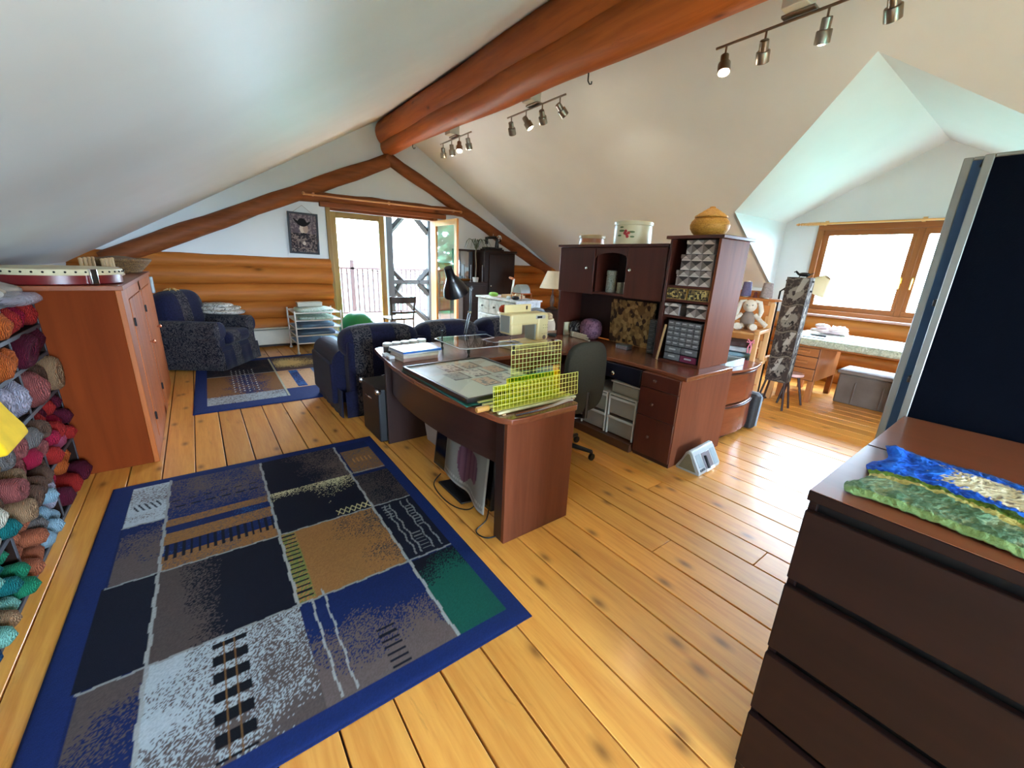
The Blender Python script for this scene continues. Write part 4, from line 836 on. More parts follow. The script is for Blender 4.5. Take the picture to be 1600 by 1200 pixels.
# in the niche and under the hutch
cn = thing('lidded_jar', 'small green and white patterned jar in the hutch niche', 'jar', (3.27, 2.72, ZD + .513)); PJ = patches('green_white_print', [C(70, 84, 70), C(170, 172, 160), C(40, 46, 44)], 40, .4, 'NOISE')
B().lathe([(0, 0), (.045, 0), (.048, .01), (.048, .15), (.04, .16), (0, .16)], (0, 0, 0), 20).obj('body', PJ, cn); B().lathe([(.046, .16), (.05, .163), (.05, .2), (.04, .207), (0, .207)], (0, 0, 0), 20).obj('lid', PJ, cn)
for i, (y, h_, w_, lab, cc, tl) in enumerate(((2.56, .1, .045, 'short cream patterned book end in the hutch niche', (150, 150, 132), 0), (2.50, .105, .03, 'short pale notebook in the hutch niche', (180, 176, 160), 0), (2.465, .24, .012, 'thin white booklet leaning in the hutch niche', (206, 208, 206), 6))):
    o = B().box(0, .15, 0, w_, 0, h_, Matrix.Rotation(R(tl), 4, 'X')).obj('small_book', flat('bk%d' % i, C(*cc), .6, var=.2, scale=60), None, .003); o.location = (3.22, y, ZD + .513); tag(o, lab, 'book', 'small books in the hutch niche')
cb = thing('cork_board', 'mottled brown cork pinboard leaning at the back of the hutch', 'pinboard', (3.44, 2.27, ZD + .002), rot=(0, R(-3), 0)); CORK = patches('mottled_cork', [C(66, 44, 30), C(150, 116, 72), C(184, 148, 96), C(126, 94, 58), C(168, 132, 82)], 32, .8, 'CELL', (1, 1, .8))
box('panel', -.012, 0, 0, .53, 0, .44, CORK, cb, .003); 
FL2 = patches('plum_floral', [C(30, 20, 34), C(96, 60, 82), C(150, 110, 130), C(56, 40, 60)], 26, .8, 'NOISE')
o = B().ball((0, 0, .105), (.09, .125, .11), 20, 14, None, 2.6).obj('fabric_pouch', FL2); o.location = (3.33, 2.98, ZD); tag(o, 'plump plum floral fabric pouch under the hutch', 'pouch')
BWP = patches('black_white_print', [C(16, 16, 20), C(30, 30, 36), C(180, 180, 184)], 22, .7, 'NOISE')
o = B().ball((0, 0, .08), (.07, .085, .082), 18, 12, None, 3.5).obj('patterned_pouch', BWP); o.location = (3.34, 3.19, ZD); tag(o, 'black and white print pouch beside the plum pouch', 'pouch')
o = B().box(-.1, .1, -.012, .012, 0, .14).obj('cream_book', CRM, None, .003); o.location = (3.33, 3.285, ZD); tag(o, 'cream covered book standing at the far hutch side', 'book')
cd_ = thing('folded_strap', 'folded cream cotton strap lying on the desk under the hutch', 'strap', (3.2, 3.0, ZD + .002)); 
for k in range(3): B().tube([(-.03 + .02 * k, -.16 + .04 * k, .008 + .018 * k), (.0, -.04, .01 + .018 * k), (.01, .09, .012 + .018 * k), (-.015, .13, .02 + .018 * k), (-.035, .08, .022 + .018 * k)], [.008, .012, .012, .01, .008], 8).obj('loop', flat('cotton', C(190, 174, 146), .9), cd_)
tb = thing('metal_tin', 'small hinged silver tin on the desk before the pinboard', 'tin', (3.17, 2.37, ZD)); box('base', 0, .09, 0, .13, 0, .03, flat('tin_print', C(150, 140, 140), .35, .6, .2, 60), tb, .004); box('lid', -.002, .092, -.002, .132, .031, .042, flat('tin_top', C(120, 126, 124), .3, .7), tb, .004)
ms = thing('computer_mouse', 'dark green oval mouse on the corner of the desk', 'mouse', (3.02, 3.25, ZD), 30); B().ball((0, 0, .018), (.034, .055, .02), 18, 10, None, 2.4).obj('shell', flat('dark_green_plastic', C(30, 42, 40), .35), ms); B().box(-.002, .002, -.05, -.01, .034, .039).obj('wheel', BLK, ms)
o = thing('pin_dish', 'small silver pin dish on the desk', 'dish', (2.83, 2.98, ZD)); B().lathe([(0, 0), (.03, 0), (.045, .012), (.05, .02), (.042, .016), (0, .008)], (0, 0, 0), 20).obj('bowl', CHROME, o); B().ball((0, 0, .016), (.02, .02, .008), 10, 6).obj('pins', flat('pin_heads', C(190, 190, 190), .4), o)
# ================================================================ left wing: framed pattern, rulers, books
fr = thing('framed_quilt_chart', 'black framed quilt block chart lying flat on the bowed desk wing', 'picture frame', (1.075, 1.79, ZD + .012), 1.5)
FW, FH = .66, .83
for a in ((0, FW, 0, .018), (0, FW, FH - .018, FH), (0, .018, .018, FH - .018), (FW - .018, FW, .018, FH - .018)): box('frame_rail', a[0], a[1], a[2], a[3], 0, .028, flat('black_frame', C(32, 30, 32), .35), fr, .003)
def chart(u, v):
    K = np.zeros(u.shape + (3,)); K[:] = L3(214, 228, 222); x = u * .62; y = v * .79; n = vnoise(x, y, 60, 4)
    for cx, cy, cw in ((.25, .62, (220, 224, 220)), (.41, .64, (214, 206, 186)), (.19, .43, (176, 188, 188)), (.35, .44, (236, 236, 230)), (.51, .46, (226, 196, 170)), (.29, .24, (230, 206, 184)), (.46, .26, (212, 222, 222))):
        mo = (np.abs(x - cx) < .064) & (np.abs(y - cy) < .085); mi = (x > cx - .062) & (x < cx + .054) & (y > cy - .07) & (y < cy + .083); K[mo] = L3(84, 92, 96); K[mi] = L3(*cw)
        mm = mi & (n > .74); K[mm] = L3(140, 146, 152); mm = mi & (y < cy - .03) & (n < .3); K[mm] = L3(120, 124, 128)
    mm = (np.abs(u - .5) > .478) | (np.abs(v - .5) > .482); K[mm] = L3(140, 158, 156); return K[..., 0], K[..., 1], K[..., 2]
colour_grid('chart_sheet', 160, 200, lambda u, v: (.018 + u * (FW - .036), .018 + v * (FH - .036), u * 0 + .02), chart, vcol('printed_sheet', .35, 0), fr)
box('backing', .01, FW - .01, .01, FH - .01, .002, .018, BLK, fr, 0); box('cover_glass', .016, FW - .016, .016, FH - .016, .0225, .0255, GLASS, fr, 0)
cm_ = box('cutting_mat', 1.06, 1.74, 1.77, 2.65, ZD + .001, ZD + .01, flat('green_cutting_mat', C(26, 92, 84), .6), None, .003); tag(cm_, 'teal cutting mat under the framed quilt chart', 'cutting mat')
def ruler(lab, w_, h_, x, y, z, tint, lines, cat='ruler', lean=0, step=.0254, name='grid_ruler'):
    t = thing(name, lab, cat, (x, y, z), rot=(R(lean), 0, 0)); s = N('acryl_' + str(len(bpy.data.materials))); s.t.nodes.remove(s.b); tr = s.n('ShaderNodeBsdfTransparent'); tr.inputs[0].default_value = tint; gl = s.n('ShaderNodeBsdfGlossy'); gl.inputs['Roughness'].default_value = .08; mx = s.n('ShaderNodeMixShader'); mx.inputs[0].default_value = .06; s.l(tr.outputs[0], mx.inputs[1]); s.l(gl.outputs[0], mx.inputs[2]); s.l(mx.outputs[0], s.t.nodes['Material Output'].inputs[0])
    box('blade', 0, w_, -.0015, .0015, 0, h_, s.m, t, 0); b = B(); lm = flat('line_' + str(lines), C(*lines), .5, var=.02); n = int(w_ / step + .5); m_ = int(h_ / step + .5)
    for i in range(n + 1): q = min(w_ - .001, i * w_ / n + .001); b.box(q - .001, q + .001, -.0024, -.0016, 0, h_)
    for j in range(m_ + 1): q = min(h_ - .001, j * h_ / m_ + .001); b.box(0, w_, -.0024, -.0016, q - .001, q + .001)
    b.obj('grid_lines', lm, t, smooth=0); return t
RZ = ZD + .016
rk = thing('ruler_rack', 'pale slotted rack holding grid rulers at the rounded desk end', 'rack', (1.14, 1.575, ZD))
for k in range(6): box('slat', 0, .56, .008 + k * .048, .028 + k * .048, .004, .018, flat('pale_acrylic', C(196, 190, 150), .2), rk, .004)
for x in (.02, .52): box('runner', x, x + .02, 0, .27, 0, .006, PEG, rk, 0)
YT = (.90, .93, .30, 1); 
ruler('long yellow grid ruler, front one in the rack', .61, .135, 1.125, 1.612, RZ, (.93, .95, .55, 1), (232, 226, 110), lean=-4); ruler('shorter yellow grid ruler, second in the rack', .46, .11, 1.17, 1.660, RZ, YT, (222, 214, 60), lean=-4); ruler('deep yellow grid ruler, third in the rack', .4, .13, 1.28, 1.708, RZ, (.9, .9, .22, 1), (214, 200, 40), lean=-4)
ruler('teal acrylic strip ruler among the yellow ones', .34, .118, 1.33, 1.757, RZ, (.45, .85, .78, 1), (120, 200, 190), lean=-3, step=.05); ruler('big square clear quilting ruler standing tallest in the rack', .39, .30, 1.375, 1.80, RZ - .014, (.93, .95, .74, 1), (214, 212, 120), lean=-2, step=.0275, name='square_ruler')
o = B().lathe([(0, 0), (.013, .0), (.016, .004), (.016, .07), (.013, .075), (0, .075)], (0, 0, 0), 14, Matrix.Rotation(R(90), 4, 'Y')).obj('wooden_dowel', wood('dowel_wood', C(200, 150, 80), C(170, 116, 52), 'x', .45, tone=0)); o.location = (1.062, 1.675, ZD + .017); tag(o, 'pale wooden dowel lying before the ruler rack', 'dowel')
ab = thing('acrylic_handle', 'clear curved acrylic handle lying along the desk edge', 'handle', (1.2, 1.523, ZD)); B().tube([(0, 0, .012), (.1, -.006, .014), (.25, -.008, .02), (.36, -.004, .03), (.4, .004, .024)], [.009, .01, .01, .012, .014], 8).obj('bar', CHROME, ab)
bs = [('large blue-covered book at the top of the book pile', .33, .25, .016, (52, 104, 180), 0), ('white magazine second in the book pile', .32, .24, .012, (190, 190, 190), 2), ('cream paperback third in the book pile', .30, .235, .02, (196, 184, 172), -1), ('thick pink-spined book at the bottom of the book pile', .30, .23, .028, (170, 140, 132), 1)]
z = ZD + .001
for lab, w_, d_, h_, cc, a in bs[::-1]:
    t = thing('book', lab, 'book', (1.16, 2.86, z), 4 + a, 'books piled on the desk wing'); cv = flat('cover_%d_%d' % cc[:2], C(*cc), .3, var=.18, scale=9)
    box('cover', -.0, w_, 0, d_, h_ - .003, h_, cv, t, .001); box('cover', 0, w_, 0, d_, 0, .003, cv, t, .001); box('spine', 0, w_, -.002, .002, 0, h_, cv, t, .001); box('pages', .004, w_ - .004, .004, d_ - .004, .003, h_ - .003, flat('paper', C(206, 198, 184), .8), t, 0); z += h_ + .001
for k in range(5):
    t = thing('white_jar', 'white lidded pot, %s in the row behind the books' % ['first', 'second', 'third', 'fourth', 'fifth'][k], 'jar', (1.2 + k * .082, 3.29 + k * .012, ZD), group='white pots in a row behind the books'); B().lathe([(0, 0), (.034, 0), (.036, .005), (.036, .045)], (0, 0, 0), 18).obj('pot', flat('smoky_pot', C(90, 92, 96), .25), t); B().lathe([(.038, .045), (.04, .048), (.04, .066), (.034, .072), (0, .072)], (0, 0, 0), 18).obj('lid', flat('white_lid', C(220, 222, 224), .35, var=.02), t)
for k, (y, lab) in enumerate(((3.1, 'small clear clip box at the desk edge beside the books'), (3.0, 'second small clear clip box at the desk edge nearer the books'))):
    o = box('clip_box', 1.105, 1.15, y, y + .07, ZD, ZD + .022, flat('white_clear', C(214, 220, 226), .2), None, .006); tag(o, lab, 'box', 'clip boxes beside the books')
# sewing machine with acrylic extension table
SMC = flat('cream_plastic', C(226, 208, 152), .35, var=.02); SMG = flat('grey_plastic', C(150, 152, 144), .4, var=.03)
sm = thing('sewing_machine', 'cream electronic sewing machine with a small display on the desk', 'sewing machine', (2.36, 2.96, ZD), 4)
# local: x along its length, front toward -y
box('base', -.19, .27, -.09, .11, 0, .055, SMC, sm, .012, 3); box('pillar', .13, .27, -.085, .1, .055, .3, SMC, sm, .018, 3); box('arm', -.2, .27, -.08, .095, .21, .315, SMC, sm, .022, 4); box('head', -.2, -.06, -.085, .09, .13, .23, SMC, sm, .02, 4)
box('face_plate', -.203, -.198, -.06, .07, .15, .3, SMG, sm, .002); box('throat_panel', .115, .132, -.06, .08, .06, .21, SMG, sm, .006); box('cover_lid', -.16, .17, .06, .075, .31, .385, SMC, sm, .008, 3); box('lid_slot', .1, .118, .055, .061, .335, .37, BLK, sm, .002)
d_ = box('display', .10, .22, -.088, -.08, .262, .295, flat('display_bezel', C(196, 186, 176), .3), sm, .004); box('screen', .112, .175, -.0895, -.0878, .268, .289, flat('lcd', C(44, 46, 48), .2), d_, .001); 
bt = B().lathe([(.005, 0), (.005, .004), (0, .005)], (0, 0, 0), 10, Matrix.Rotation(R(90), 4, 'X')).obj('button', flat('buff_button', C(190, 170, 120), .4), sm, loc=(.2, -.0845, .2))
for i, (x, z) in enumerate(((.225, .2), (.25, .2), (.2, .175), (.225, .175), (.25, .175), (.19, .12), (.215, .12), (.24, .12))): share(bt, 'button', sm, (x, -.0845, z))
B().lathe([(.02, 0), (.02, .006), (.014, .008), (0, .008)], (0, 0, 0), 20, Matrix.Rotation(R(90), 4, 'X')).obj('dial', flat('dial_grey', C(120, 100, 84), .4), sm, loc=(.215, -.084, .085))
B().tube([(-.13, 0, .14), (-.13, 0, .075)], .004, 8).box(-.14, -.12, -.012, .012, .06, .068).obj('needle_foot', CHROME, sm); B().box(-.18, -.05, -.05, .05, .055, .057).obj('needle_plate', CHROME, sm, .001)
B().lathe([(.03, 0), (.034, .008), (.034, .03), (.028, .036), (0, .036)], (.27, .01, .25), 18, Matrix.Rotation(R(90), 4, 'Y')).obj('hand_wheel', SMC, sm)
et = thing('extension_table', 'clear acrylic extension table on short black legs at the sewing machine', 'acrylic table', (1.6, 2.72, ZD)); ACR = glass('clear_acrylic', (.93, .95, .98, 1))
ep = [(.03, 0), (.57, -.02), (.57, .12), (.38, .14), (.36, .3), (.52, .34), (.55, .52), (.06, .55), (.0, .5), (-.01, .04)]
B().prism(ep, .082, .092).obj('top', ACR, et, .003); b = B().tube([(x, y, .087) for x, y in ep + ep[:1]], .0035, 6, False); b.obj('polished_edge', flat('acrylic_edge', C(216, 226, 240), .15), et)
for x, y in ((.08, .06), (.06, .48), (.53, .05)): B().lathe([(0, 0), (.014, 0), (.014, .01), (.007, .016), (.007, .03), (.013, .036), (.013, .08), (0, .08)], (x, y, 0), 14).obj('leg', BLK, et)
B().lathe([(.008, .092), (.008, .15), (.012, .152), (.012, .16), (0, .16)], (.06, .48, 0), 10).obj('spool_pin', BLK, et)
# articulated lamp
lp = thing('desk_lamp', 'black articulated desk lamp clamped to the back of the desk', 'lamp', (2.05, 3.465, ZD)); BLG = flat('black_gloss', C(16, 16, 20), .25)
B().box(-.02, .02, -.03, .045, .0, .012).box(-.02, .02, .037, .049, -.07, .012).box(-.015, .015, -.02, .045, -.075, -.06).obj('clamp', BLG, lp, .002); B().tube([(0, 0, .01), (0, 0, .07)], .008, 10).obj('stem', BLG, lp)
B().tube([(-.012, 0, .06), (.04, 0, .27)], .0055, 8).tube([(.012, 0, .06), (.064, 0, .27)], .0055, 8).obj('lower_arm', BLG, lp); B().tube([(.052, 0, .27), (.056, 0, .52)], .0055, 8).tube([(.068, .0, .27), (.072, .0, .52)], .003, 8).obj('middle_arm', BLG, lp)
B().tube([(.075, -.0, .5), (-.12, -.02, .62)], .005, 8).tube([(.06, 0, .47), (-.13, -.02, .585)], .005, 8).obj('upper_arm', BLG, lp)
for p in ((.05, 0, .27), (.066, 0, .5), (-.125, -.02, .6)): B().lathe([(.013, -.016), (.013, .016)], p, 12, Matrix.Rotation(R(90), 4, 'X')).obj('joint', CHROME, lp)
MS = Matrix.Rotation(R(-28), 4, 'Y') @ Matrix.Rotation(R(14), 4, 'X')
sd = B().lathe([(.026, .13), (.038, .125), (.043, .03), (.06, .0), (.1, -.07), (.122, -.14), (.119, -.14), (.097, -.07), (.055, 0), (0, .01)], (-.16, -.03, .58), 28, MS).obj('shade', BLG, lp); B().ball((-.13, -.04, .51), .03, 12, 8).obj('bulb', flat('white_bulb', C(220, 220, 214), .3), lp)
# ================================================================ under and around the desk
tv = thing('television', 'flat black television leaning under the bowed desk wing', 'television', (1.235, 2.13, .0), rot=(0, R(7), 0))
box('bezel', -.02, .02, -.38, .38, .05, .43, BLK, tv, .006); box('screen', -.0225, -.0195, -.36, .36, .075, .41, flat('dark_screen', C(10, 11, 20), .12), tv, .001); box('stand', -.09, .1, -.16, .16, .0, .014, BLK, tv, .006); box('stand_neck', -.012, .03, -.05, .05, .01, .07, BLK, tv, .004)
def tvc(u, v):
    K = np.zeros(u.shape + (3,)); K[:] = L3(150, 146, 138); m_ = (np.hypot((u - .52) / .24, (v - .55) / .36) < 1 + .2 * np.sin(u * 18)); K[m_] = L3(128, 84, 100); m_ = m_ & (np.mod(u * 9, 1) < .3); K[m_] = L3(108, 66, 86); e = (u < .03) | (u > .97) | (v < .04); K[e] = L3(196, 190, 178); m_ = (v < .14) & (v > .09) & (np.mod(u * 26, 1) < .6); K[m_] = L3(190, 186, 176); K *= .5; return K[..., 0], K[..., 1], K[..., 2]  # towel colours halved to put the under-desk shade into them
o = colour_grid('tea_towel', 60, 60, lambda u, v: (1.2 - .015 * np.sin(u * 9) - .03 * (v) * 0 - .012 * u + .035 * v - .02 + (v > .97) * .05, 2.26 - u * .52, .115 - .10 * u * (1 - v) * .5 + v * .325 + .008 * np.sin(u * 12)), tvc, vcol('cotton_towel', .95, .2, 260)); s = o.modifiers.new('t', 'SOLIDIFY'); s.thickness = .004; tag(o, 'cream tea towel with a mauve print hanging over the television', 'towel')
cbm = flat('black_cable', C(14, 14, 15), .45)
for pts, lab in ((((1.2, 2.35, .04), (1.12, 2.3, .006), (1.09, 2.1, .006), (1.12, 1.95, .006), (1.17, 1.86, .05), (1.22, 1.86, .2)), 'black cable looping from under the television toward the rug'), (((1.25, 1.8, .1), (1.2, 1.76, .006), (1.09, 1.7, .006), (1.1, 1.62, .006), (1.17, 1.6, .006), (1.22, 1.62, .02)), 'black cable on the floor beside the desk end panel'), (((1.24, 1.75, .42), (1.21, 1.7, .25), (1.22, 1.66, .12), (1.26, 1.66, .02), (1.3, 1.75, .006)), 'thin black cable hanging beside the tea towel')):
    q = [Vector(p) for p in pts]; sm_ = []
    for i in range(len(q) - 1):
        p0, p1, p2, p3 = q[max(i - 1, 0)], q[i], q[i + 1], q[min(i + 2, len(q) - 1)]
        for k in range(8): t = k / 8; sm_.append(.5 * ((2 * p1) + (p2 - p0) * t + (2 * p0 - 5 * p1 + 4 * p2 - p3) * t * t + (3 * p1 - p0 - 3 * p2 + p3) * t ** 3))
    o = B().tube(sm_ + [q[-1]], .0042, 7).obj('power_cable', cbm); tag(o, lab, 'cable')
pc = thing('equipment_case', 'black hard case with metal corners standing at the far desk leg', 'case', (1.045, 3.13, 0)); box('body', 0, .2, 0, .42, .01, .47, flat('black_vinyl', C(26, 26, 30), .5, bump=.3, scale=40), pc, .012, 3)
for x in (0, .2):
    for y in (0, .42): B().ball((x, y, .455), (.022, .022, .022), 10, 8, None, 4).obj('corner', CHROME, pc)
B().tube([(-.004, .15, .36), (-.02, .17, .37), (-.02, .25, .37), (-.004, .27, .36)], .006, 8).obj('handle', CHROME, pc)
o = B().box(-.008, .008, -.25, .25, 0, .55, Matrix.Rotation(R(-8), 4, 'Y')).obj('foam_board', flat('white_foam_board', C(196, 196, 198), .6, var=.03)); o.location = (1.42, 2.76, .003); tag(o, 'white foam board leaning under the desk wing', 'board')
# office chair
oc = thing('office_chair', 'grey fabric office chair with black castors inside the U of the desk', 'office chair', (2.2, 2.16, 0), 4); GRYF = flat('grey_olive_fabric', C(54, 51, 43), .95, var=.12, scale=90, bump=.3, spec=.1)
b = B().ball((0, -.17, .70), (.225, .045, .27), 24, 16, None, 3.6); b.obj('backrest', GRYF, oc); B().ball((0, .08, .45), (.25, .24, .045), 24, 10, None, 3.4).obj('seat', GRYF, oc); 
B().tube([(0, -.2, .6), (0, -.2, .4), (0, -.05, .37)], .022, 8).obj('back_bracket', BLK, oc); B().tube([(0, .05, .1), (0, .05, .42)], .025, 12).obj('gas_lift', BLK, oc)
for k in range(5):
    t = R(90 + 72 * k + 205); e = (.29 * math.cos(t), .05 + .29 * math.sin(t)); lg = B().tube([(0, .05, .11), (e[0], e[1], .075)], [.024, .016], 8).obj('base_leg', BLK, oc); B().lathe([(0, -.012), (.028, -.012), (.03, -.006), (.03, .006), (.028, .012), (0, .012)], (e[0], e[1], .031), 16, Matrix.Rotation(R(90), 4, 'X')).tube([(e[0], e[1], .04), (e[0], e[1], .08)], .008, 6).obj('castor', BLK, lg)
for s_ in (-1, 1): B().tube([(s_ * .24, .05, .45), (s_ * .29, .05, .48), (s_ * .29, .03, .64), (s_ * .29, .16, .66), (s_ * .29, -.1, .66)], .016, 8).obj('armrest', BLK, oc)
# clear drawers under the hutch side
CLP = N('frosted_clear_plastic'); CLP.col(C(186, 182, 170)); CLP.set(Roughness=.3, Alpha=.55); CLP = CLP.m; CLW = flat('milky_rim', C(196, 192, 182), .35, var=.03)
for c_, (y, lab) in enumerate(((2.20, 'two-drawer clear plastic tower holding fabric, nearer the office chair'), (1.895, 'two-drawer clear plastic tower holding fabric, next to the pedestal'))):
    t = thing('clear_storage_tower', lab, 'drawer unit', (2.76, y, .07))
    for x, yy in ((0, 0), (0, .275), (.36, 0), (.36, .275)): box('corner_post', x, x + .014, yy, yy + .014, 0, .37, CLW, t, .002)
    for r_ in range(2):
        f = box('drawer', .004, .36, .015, .276, .012 + r_ * .18, .165 + r_ * .18, CLP, t, .01, 3); box('drawer_lip', -.008, .008, .005, .286, .15 + r_ * .18, .172 + r_ * .18, CLW, f, .005); box('contents', .03, .34, .03, .26, .02 + r_ * .18, .13 + r_ * .18, patches('drawer_fabrics%d%d' % (c_, r_), [[C(90, 60, 60), C(60, 56, 60), C(170, 90, 90), C(140, 120, 100)], [C(120, 128, 116), C(128, 136, 124)], [C(120, 96, 84), C(150, 126, 110)], [C(150, 90, 80), C(130, 110, 96), C(170, 150, 130)]][(c_ * 2 + r_) % 4], 14, .9, 'NOISE'), f, .01)
    box('top', 0, .374, 0, .289, .36, .372, CLW, t, .004)
t = thing('clear_bin', 'clear lidded bin of folded fabric on the plastic drawers', 'bin', (2.78, 1.90, .443)); box('tub', 0, .3, 0, .28, 0, .1, CLP, t, .015, 3); box('lid', -.01, .31, -.01, .29, .1, .115, CLW, t, .005); 
for k in range(3): box('folded_fabric', .02, .28, .02, .26, .006 + k * .03, .032 + k * .03, flat('fold%d' % k, C(*[(150, 130, 90), (170, 150, 120), (120, 100, 70)][k]), .9), t, .01)
pw = thing('coiled_rope', 'coil of white cord on the base shelf beside the plastic drawers', 'cord', (2.76, 2.56, .0715)); B().tube([(.05 * math.cos(t), .04 * math.sin(t), .006 + t * .004) for t in [i * .35 for i in range(40)]], .006, 6).obj('coil', flat('white_cord', C(210, 210, 206), .5), pw)
# silver radio dock
SILV = flat('silver_plastic', C(176, 186, 190), .35, .3, .04); rd = thing('radio_dock', 'silver wedge-shaped radio speaker dock on the floor by the pedestal', 'radio', (2.83, 1.42, 0), 3)
# local: x along the front, y depth (front -y)
pr_ = [(-.1, 0), (.09, 0), (.092, .02), (.055, .09), (.03, .155), (.012, .175), (-.012, .172), (-.03, .15), (-.1, .03)]
MYZ = Matrix(((0, 0, 1, 0), (1, 0, 0, 0), (0, 1, 0, 0), (0, 0, 0, 1)))
B().prism([(y * 1.0, z) for y, z in pr_], 0, .34, MYZ).obj('shell', SILV, rd, .006, 3); B().prism([(-.075, .02), (.07, .02), (.012, .15), (-.008, .15)], -.006, 0, MYZ).obj('side_plate', flat('olive_side', C(112, 104, 80), .4), rd, .003)
MF = Matrix.Translation((0, -.1, .03)) @ Matrix.Rotation(R(-31), 4, 'X')
B().box(.11, .23, -.006, .002, .005, .125, MF).obj('dock_recess', flat('recess_grey', C(120, 116, 122), .3), rd, .003); B().box(.13, .15, -.02, -.002, .0, .1, MF).obj('dock_clip', BLK, rd, .003)
for i in range(3): B().box(.02 + i * .026, .04 + i * .026, -.004, .002, .0, .018, MF).obj('button', flat('dark_button', C(70, 78, 84), .4), rd, .002)
B().box(.105, .24, -.006, .002, -.02, .0, MF).obj('control_strip', flat('pale_strip', C(220, 224, 226), .3), rd, .003); B().box(.02, .09, -.003, .003, .03, .13, MF).obj('speaker_grille', flat('grille', C(140, 156, 164), .5), rd, .003); B().box(.25, .32, -.003, .003, .0, .13, MF).obj('speaker_grille', flat('grille', C(140, 156, 164), .5), rd, .003)
# lateral file cabinet
fc = thing('file_cabinet', 'cherry two-drawer file cabinet with bowed fronts beside the desk', 'file cabinet', (3.535, 1.56, 0)); FCZ = wood('file_cherry_x', C(122, 62, 40), C(100, 48, 30), 'x', .22, .9, tone=.02, bump=0)
box('body', 0, .62, .03, .5, .03, .66, CHZ, fc, .003); 
def bowed(y0, dep, x0, x1, z0, z1): 
    n = 12; pts = [(x0 + (x1 - x0) * i / n, y0 - dep * math.sin(math.pi * i / n)) for i in range(n + 1)]; return B().prism(pts + [(x1, .03), (x0, .03)], z0, z1)
B().prism([(-.01 + .64 * i / 12, .0 - .05 * math.sin(math.pi * i / 12)) for i in range(13)] + [(.63, .51), (-.01, .51)], .66, .682).obj('top', wood('file_top', C(130, 66, 44), C(108, 54, 34), 'x', .2, tone=0), fc, .004)
for z0, z1 in ((.06, .345), (.365, .655)):
    f = bowed(.022, .042, .004, .616, z0, z1).obj('drawer', FCZ, fc, .003, smooth=60); bowed(.012, .052, .01, .61, z1 - .022, z1 - .006).obj('drawer_pull', flat('dark_lip', C(58, 30, 26), .3), f, .002, smooth=60)
box('plinth', .02, .6, .05, .48, 0, .03, DKZ, fc, 0)
tr_ = thing('plastic_tray', 'translucent grey plastic tray on the file cabinet', 'tray', (3.57, 1.62, .683)); TRP = flat('grey_clear_tray', C(170, 180, 184), .25, var=.05); box('base', 0, .36, 0, .26, 0, .006, TRP, tr_, .002)
for a in ((0, .36, 0, .01), (0, .36, .25, .26), (0, .01, .01, .25), (.35, .36, .01, .25)): box('wall', a[0], a[1], a[2], a[3], .006, .06, TRP, tr_, .003)
lc = thing('soft_case', 'slim black quilted case leaning on the end of the file cabinet', 'case', (4.215, 1.6, .0), rot=(0, R(3), 0)); B().box(-.04, .075, -.06, .4, .005, .36).obj('body', flat('black_nylon', C(34, 33, 34), .7, var=.5, bump=.3, scale=60), lc, .03, 4); B().tube([(.06, -.063, .03), (.06, -.063, .33), (.05, -.03, .365), (.05, .3, .365)], .009, 6).obj('zip_edge', flat('light_zip', C(150, 160, 170), .5), lc)
# ================================================================ dormer corner: wooden desk, chairs, horse panel
OAKX = wood('oak_x', C(176, 112, 62), C(146, 86, 44), 'x', .4, .8, tone=.03); OAKY = wood('oak_y', C(176, 110, 60), C(146, 84, 42), 'y', .4, .8, tone=.03); OAKZ = wood('oak_z', C(172, 106, 58), C(140, 80, 40), 'z', .4, .8, tone=.03)
wd = thing('wooden_desk', 'old oak kneehole desk under the dormer window', 'desk', (5.75, .3, 0))
box('desk_top', -.02, .82, -.03, 1.66, .735, .77, OAKY, wd, .004)
for y0 in (0.0, 1.26):
    box('pedestal', .02, .8, y0, y0 + .37, .26, .735, OAKZ, wd, .003)
    box('gap_shade_panel', .014, .0205, y0 + .006, y0 + .364, .268, .664, DKZ, wd, 0)  # dark panel stands in for the shade in the gaps between drawers
    for x in (0.02, .73):
        for y in (y0, y0 + .31): B().prism([(x, y), (x + .06, y), (x + .06, y + .06), (x, y + .06)], 0, .27).obj('leg', OAKZ, wd, .004)
    for z0, z1 in ((.275, .41), (.42, .555), (.565, .66)):
        f = box('drawer', 0, .02, y0 + .012, y0 + .358, z0, z1, OAKY, wd, .003); B().prism([(-.035, -.008), (0, -.016), (0, .02), (-.028, .018)], y0 + .1, y0 + .27, Matrix(((1, 0, 0, 0), (0, 0, 1, 0), (0, 1, 0, (z0 + z1) / 2 - .003), (0, 0, 0, 1)))).obj('drawer_pull', OAKY, f, .002)
for y0, y1 in ((.38, .81), (.82, 1.25)):
    f = box('drawer', 0, .02, y0, y1, .675, .73, OAKY, wd, .002); B().prism([(-.025, -.006), (0, -.01), (0, .012), (-.02, .01)], y0 + .14, y0 + .29, Matrix(((1, 0, 0, 0), (0, 0, 1, 0), (0, 1, 0, .7), (0, 0, 0, 1)))).obj('drawer_pull', OAKY, f, .002)
box('apron', .02, .8, .37, 1.26, .67, .735, OAKY, wd, .001)
CLO = patches('botanical_cloth', [C(104, 112, 92), C(196, 196, 170), C(150, 152, 130), C(220, 218, 200)], 16, .7, 'NOISE')
cl = drape('table_cloth', 'botanical print cloth covering the oak desk under the window', 'tablecloth', lambda u, v: (5.70 + .9 * np.clip(u * 1.12 - .1, 0, 1) + (u < .09) * -.012, .24 + v * 1.76, .775 - np.clip(.1 - u, 0, 1) * .75 + .002 * np.sin(v * 60) * (u < .12)), 34, 60, CLO, .004)
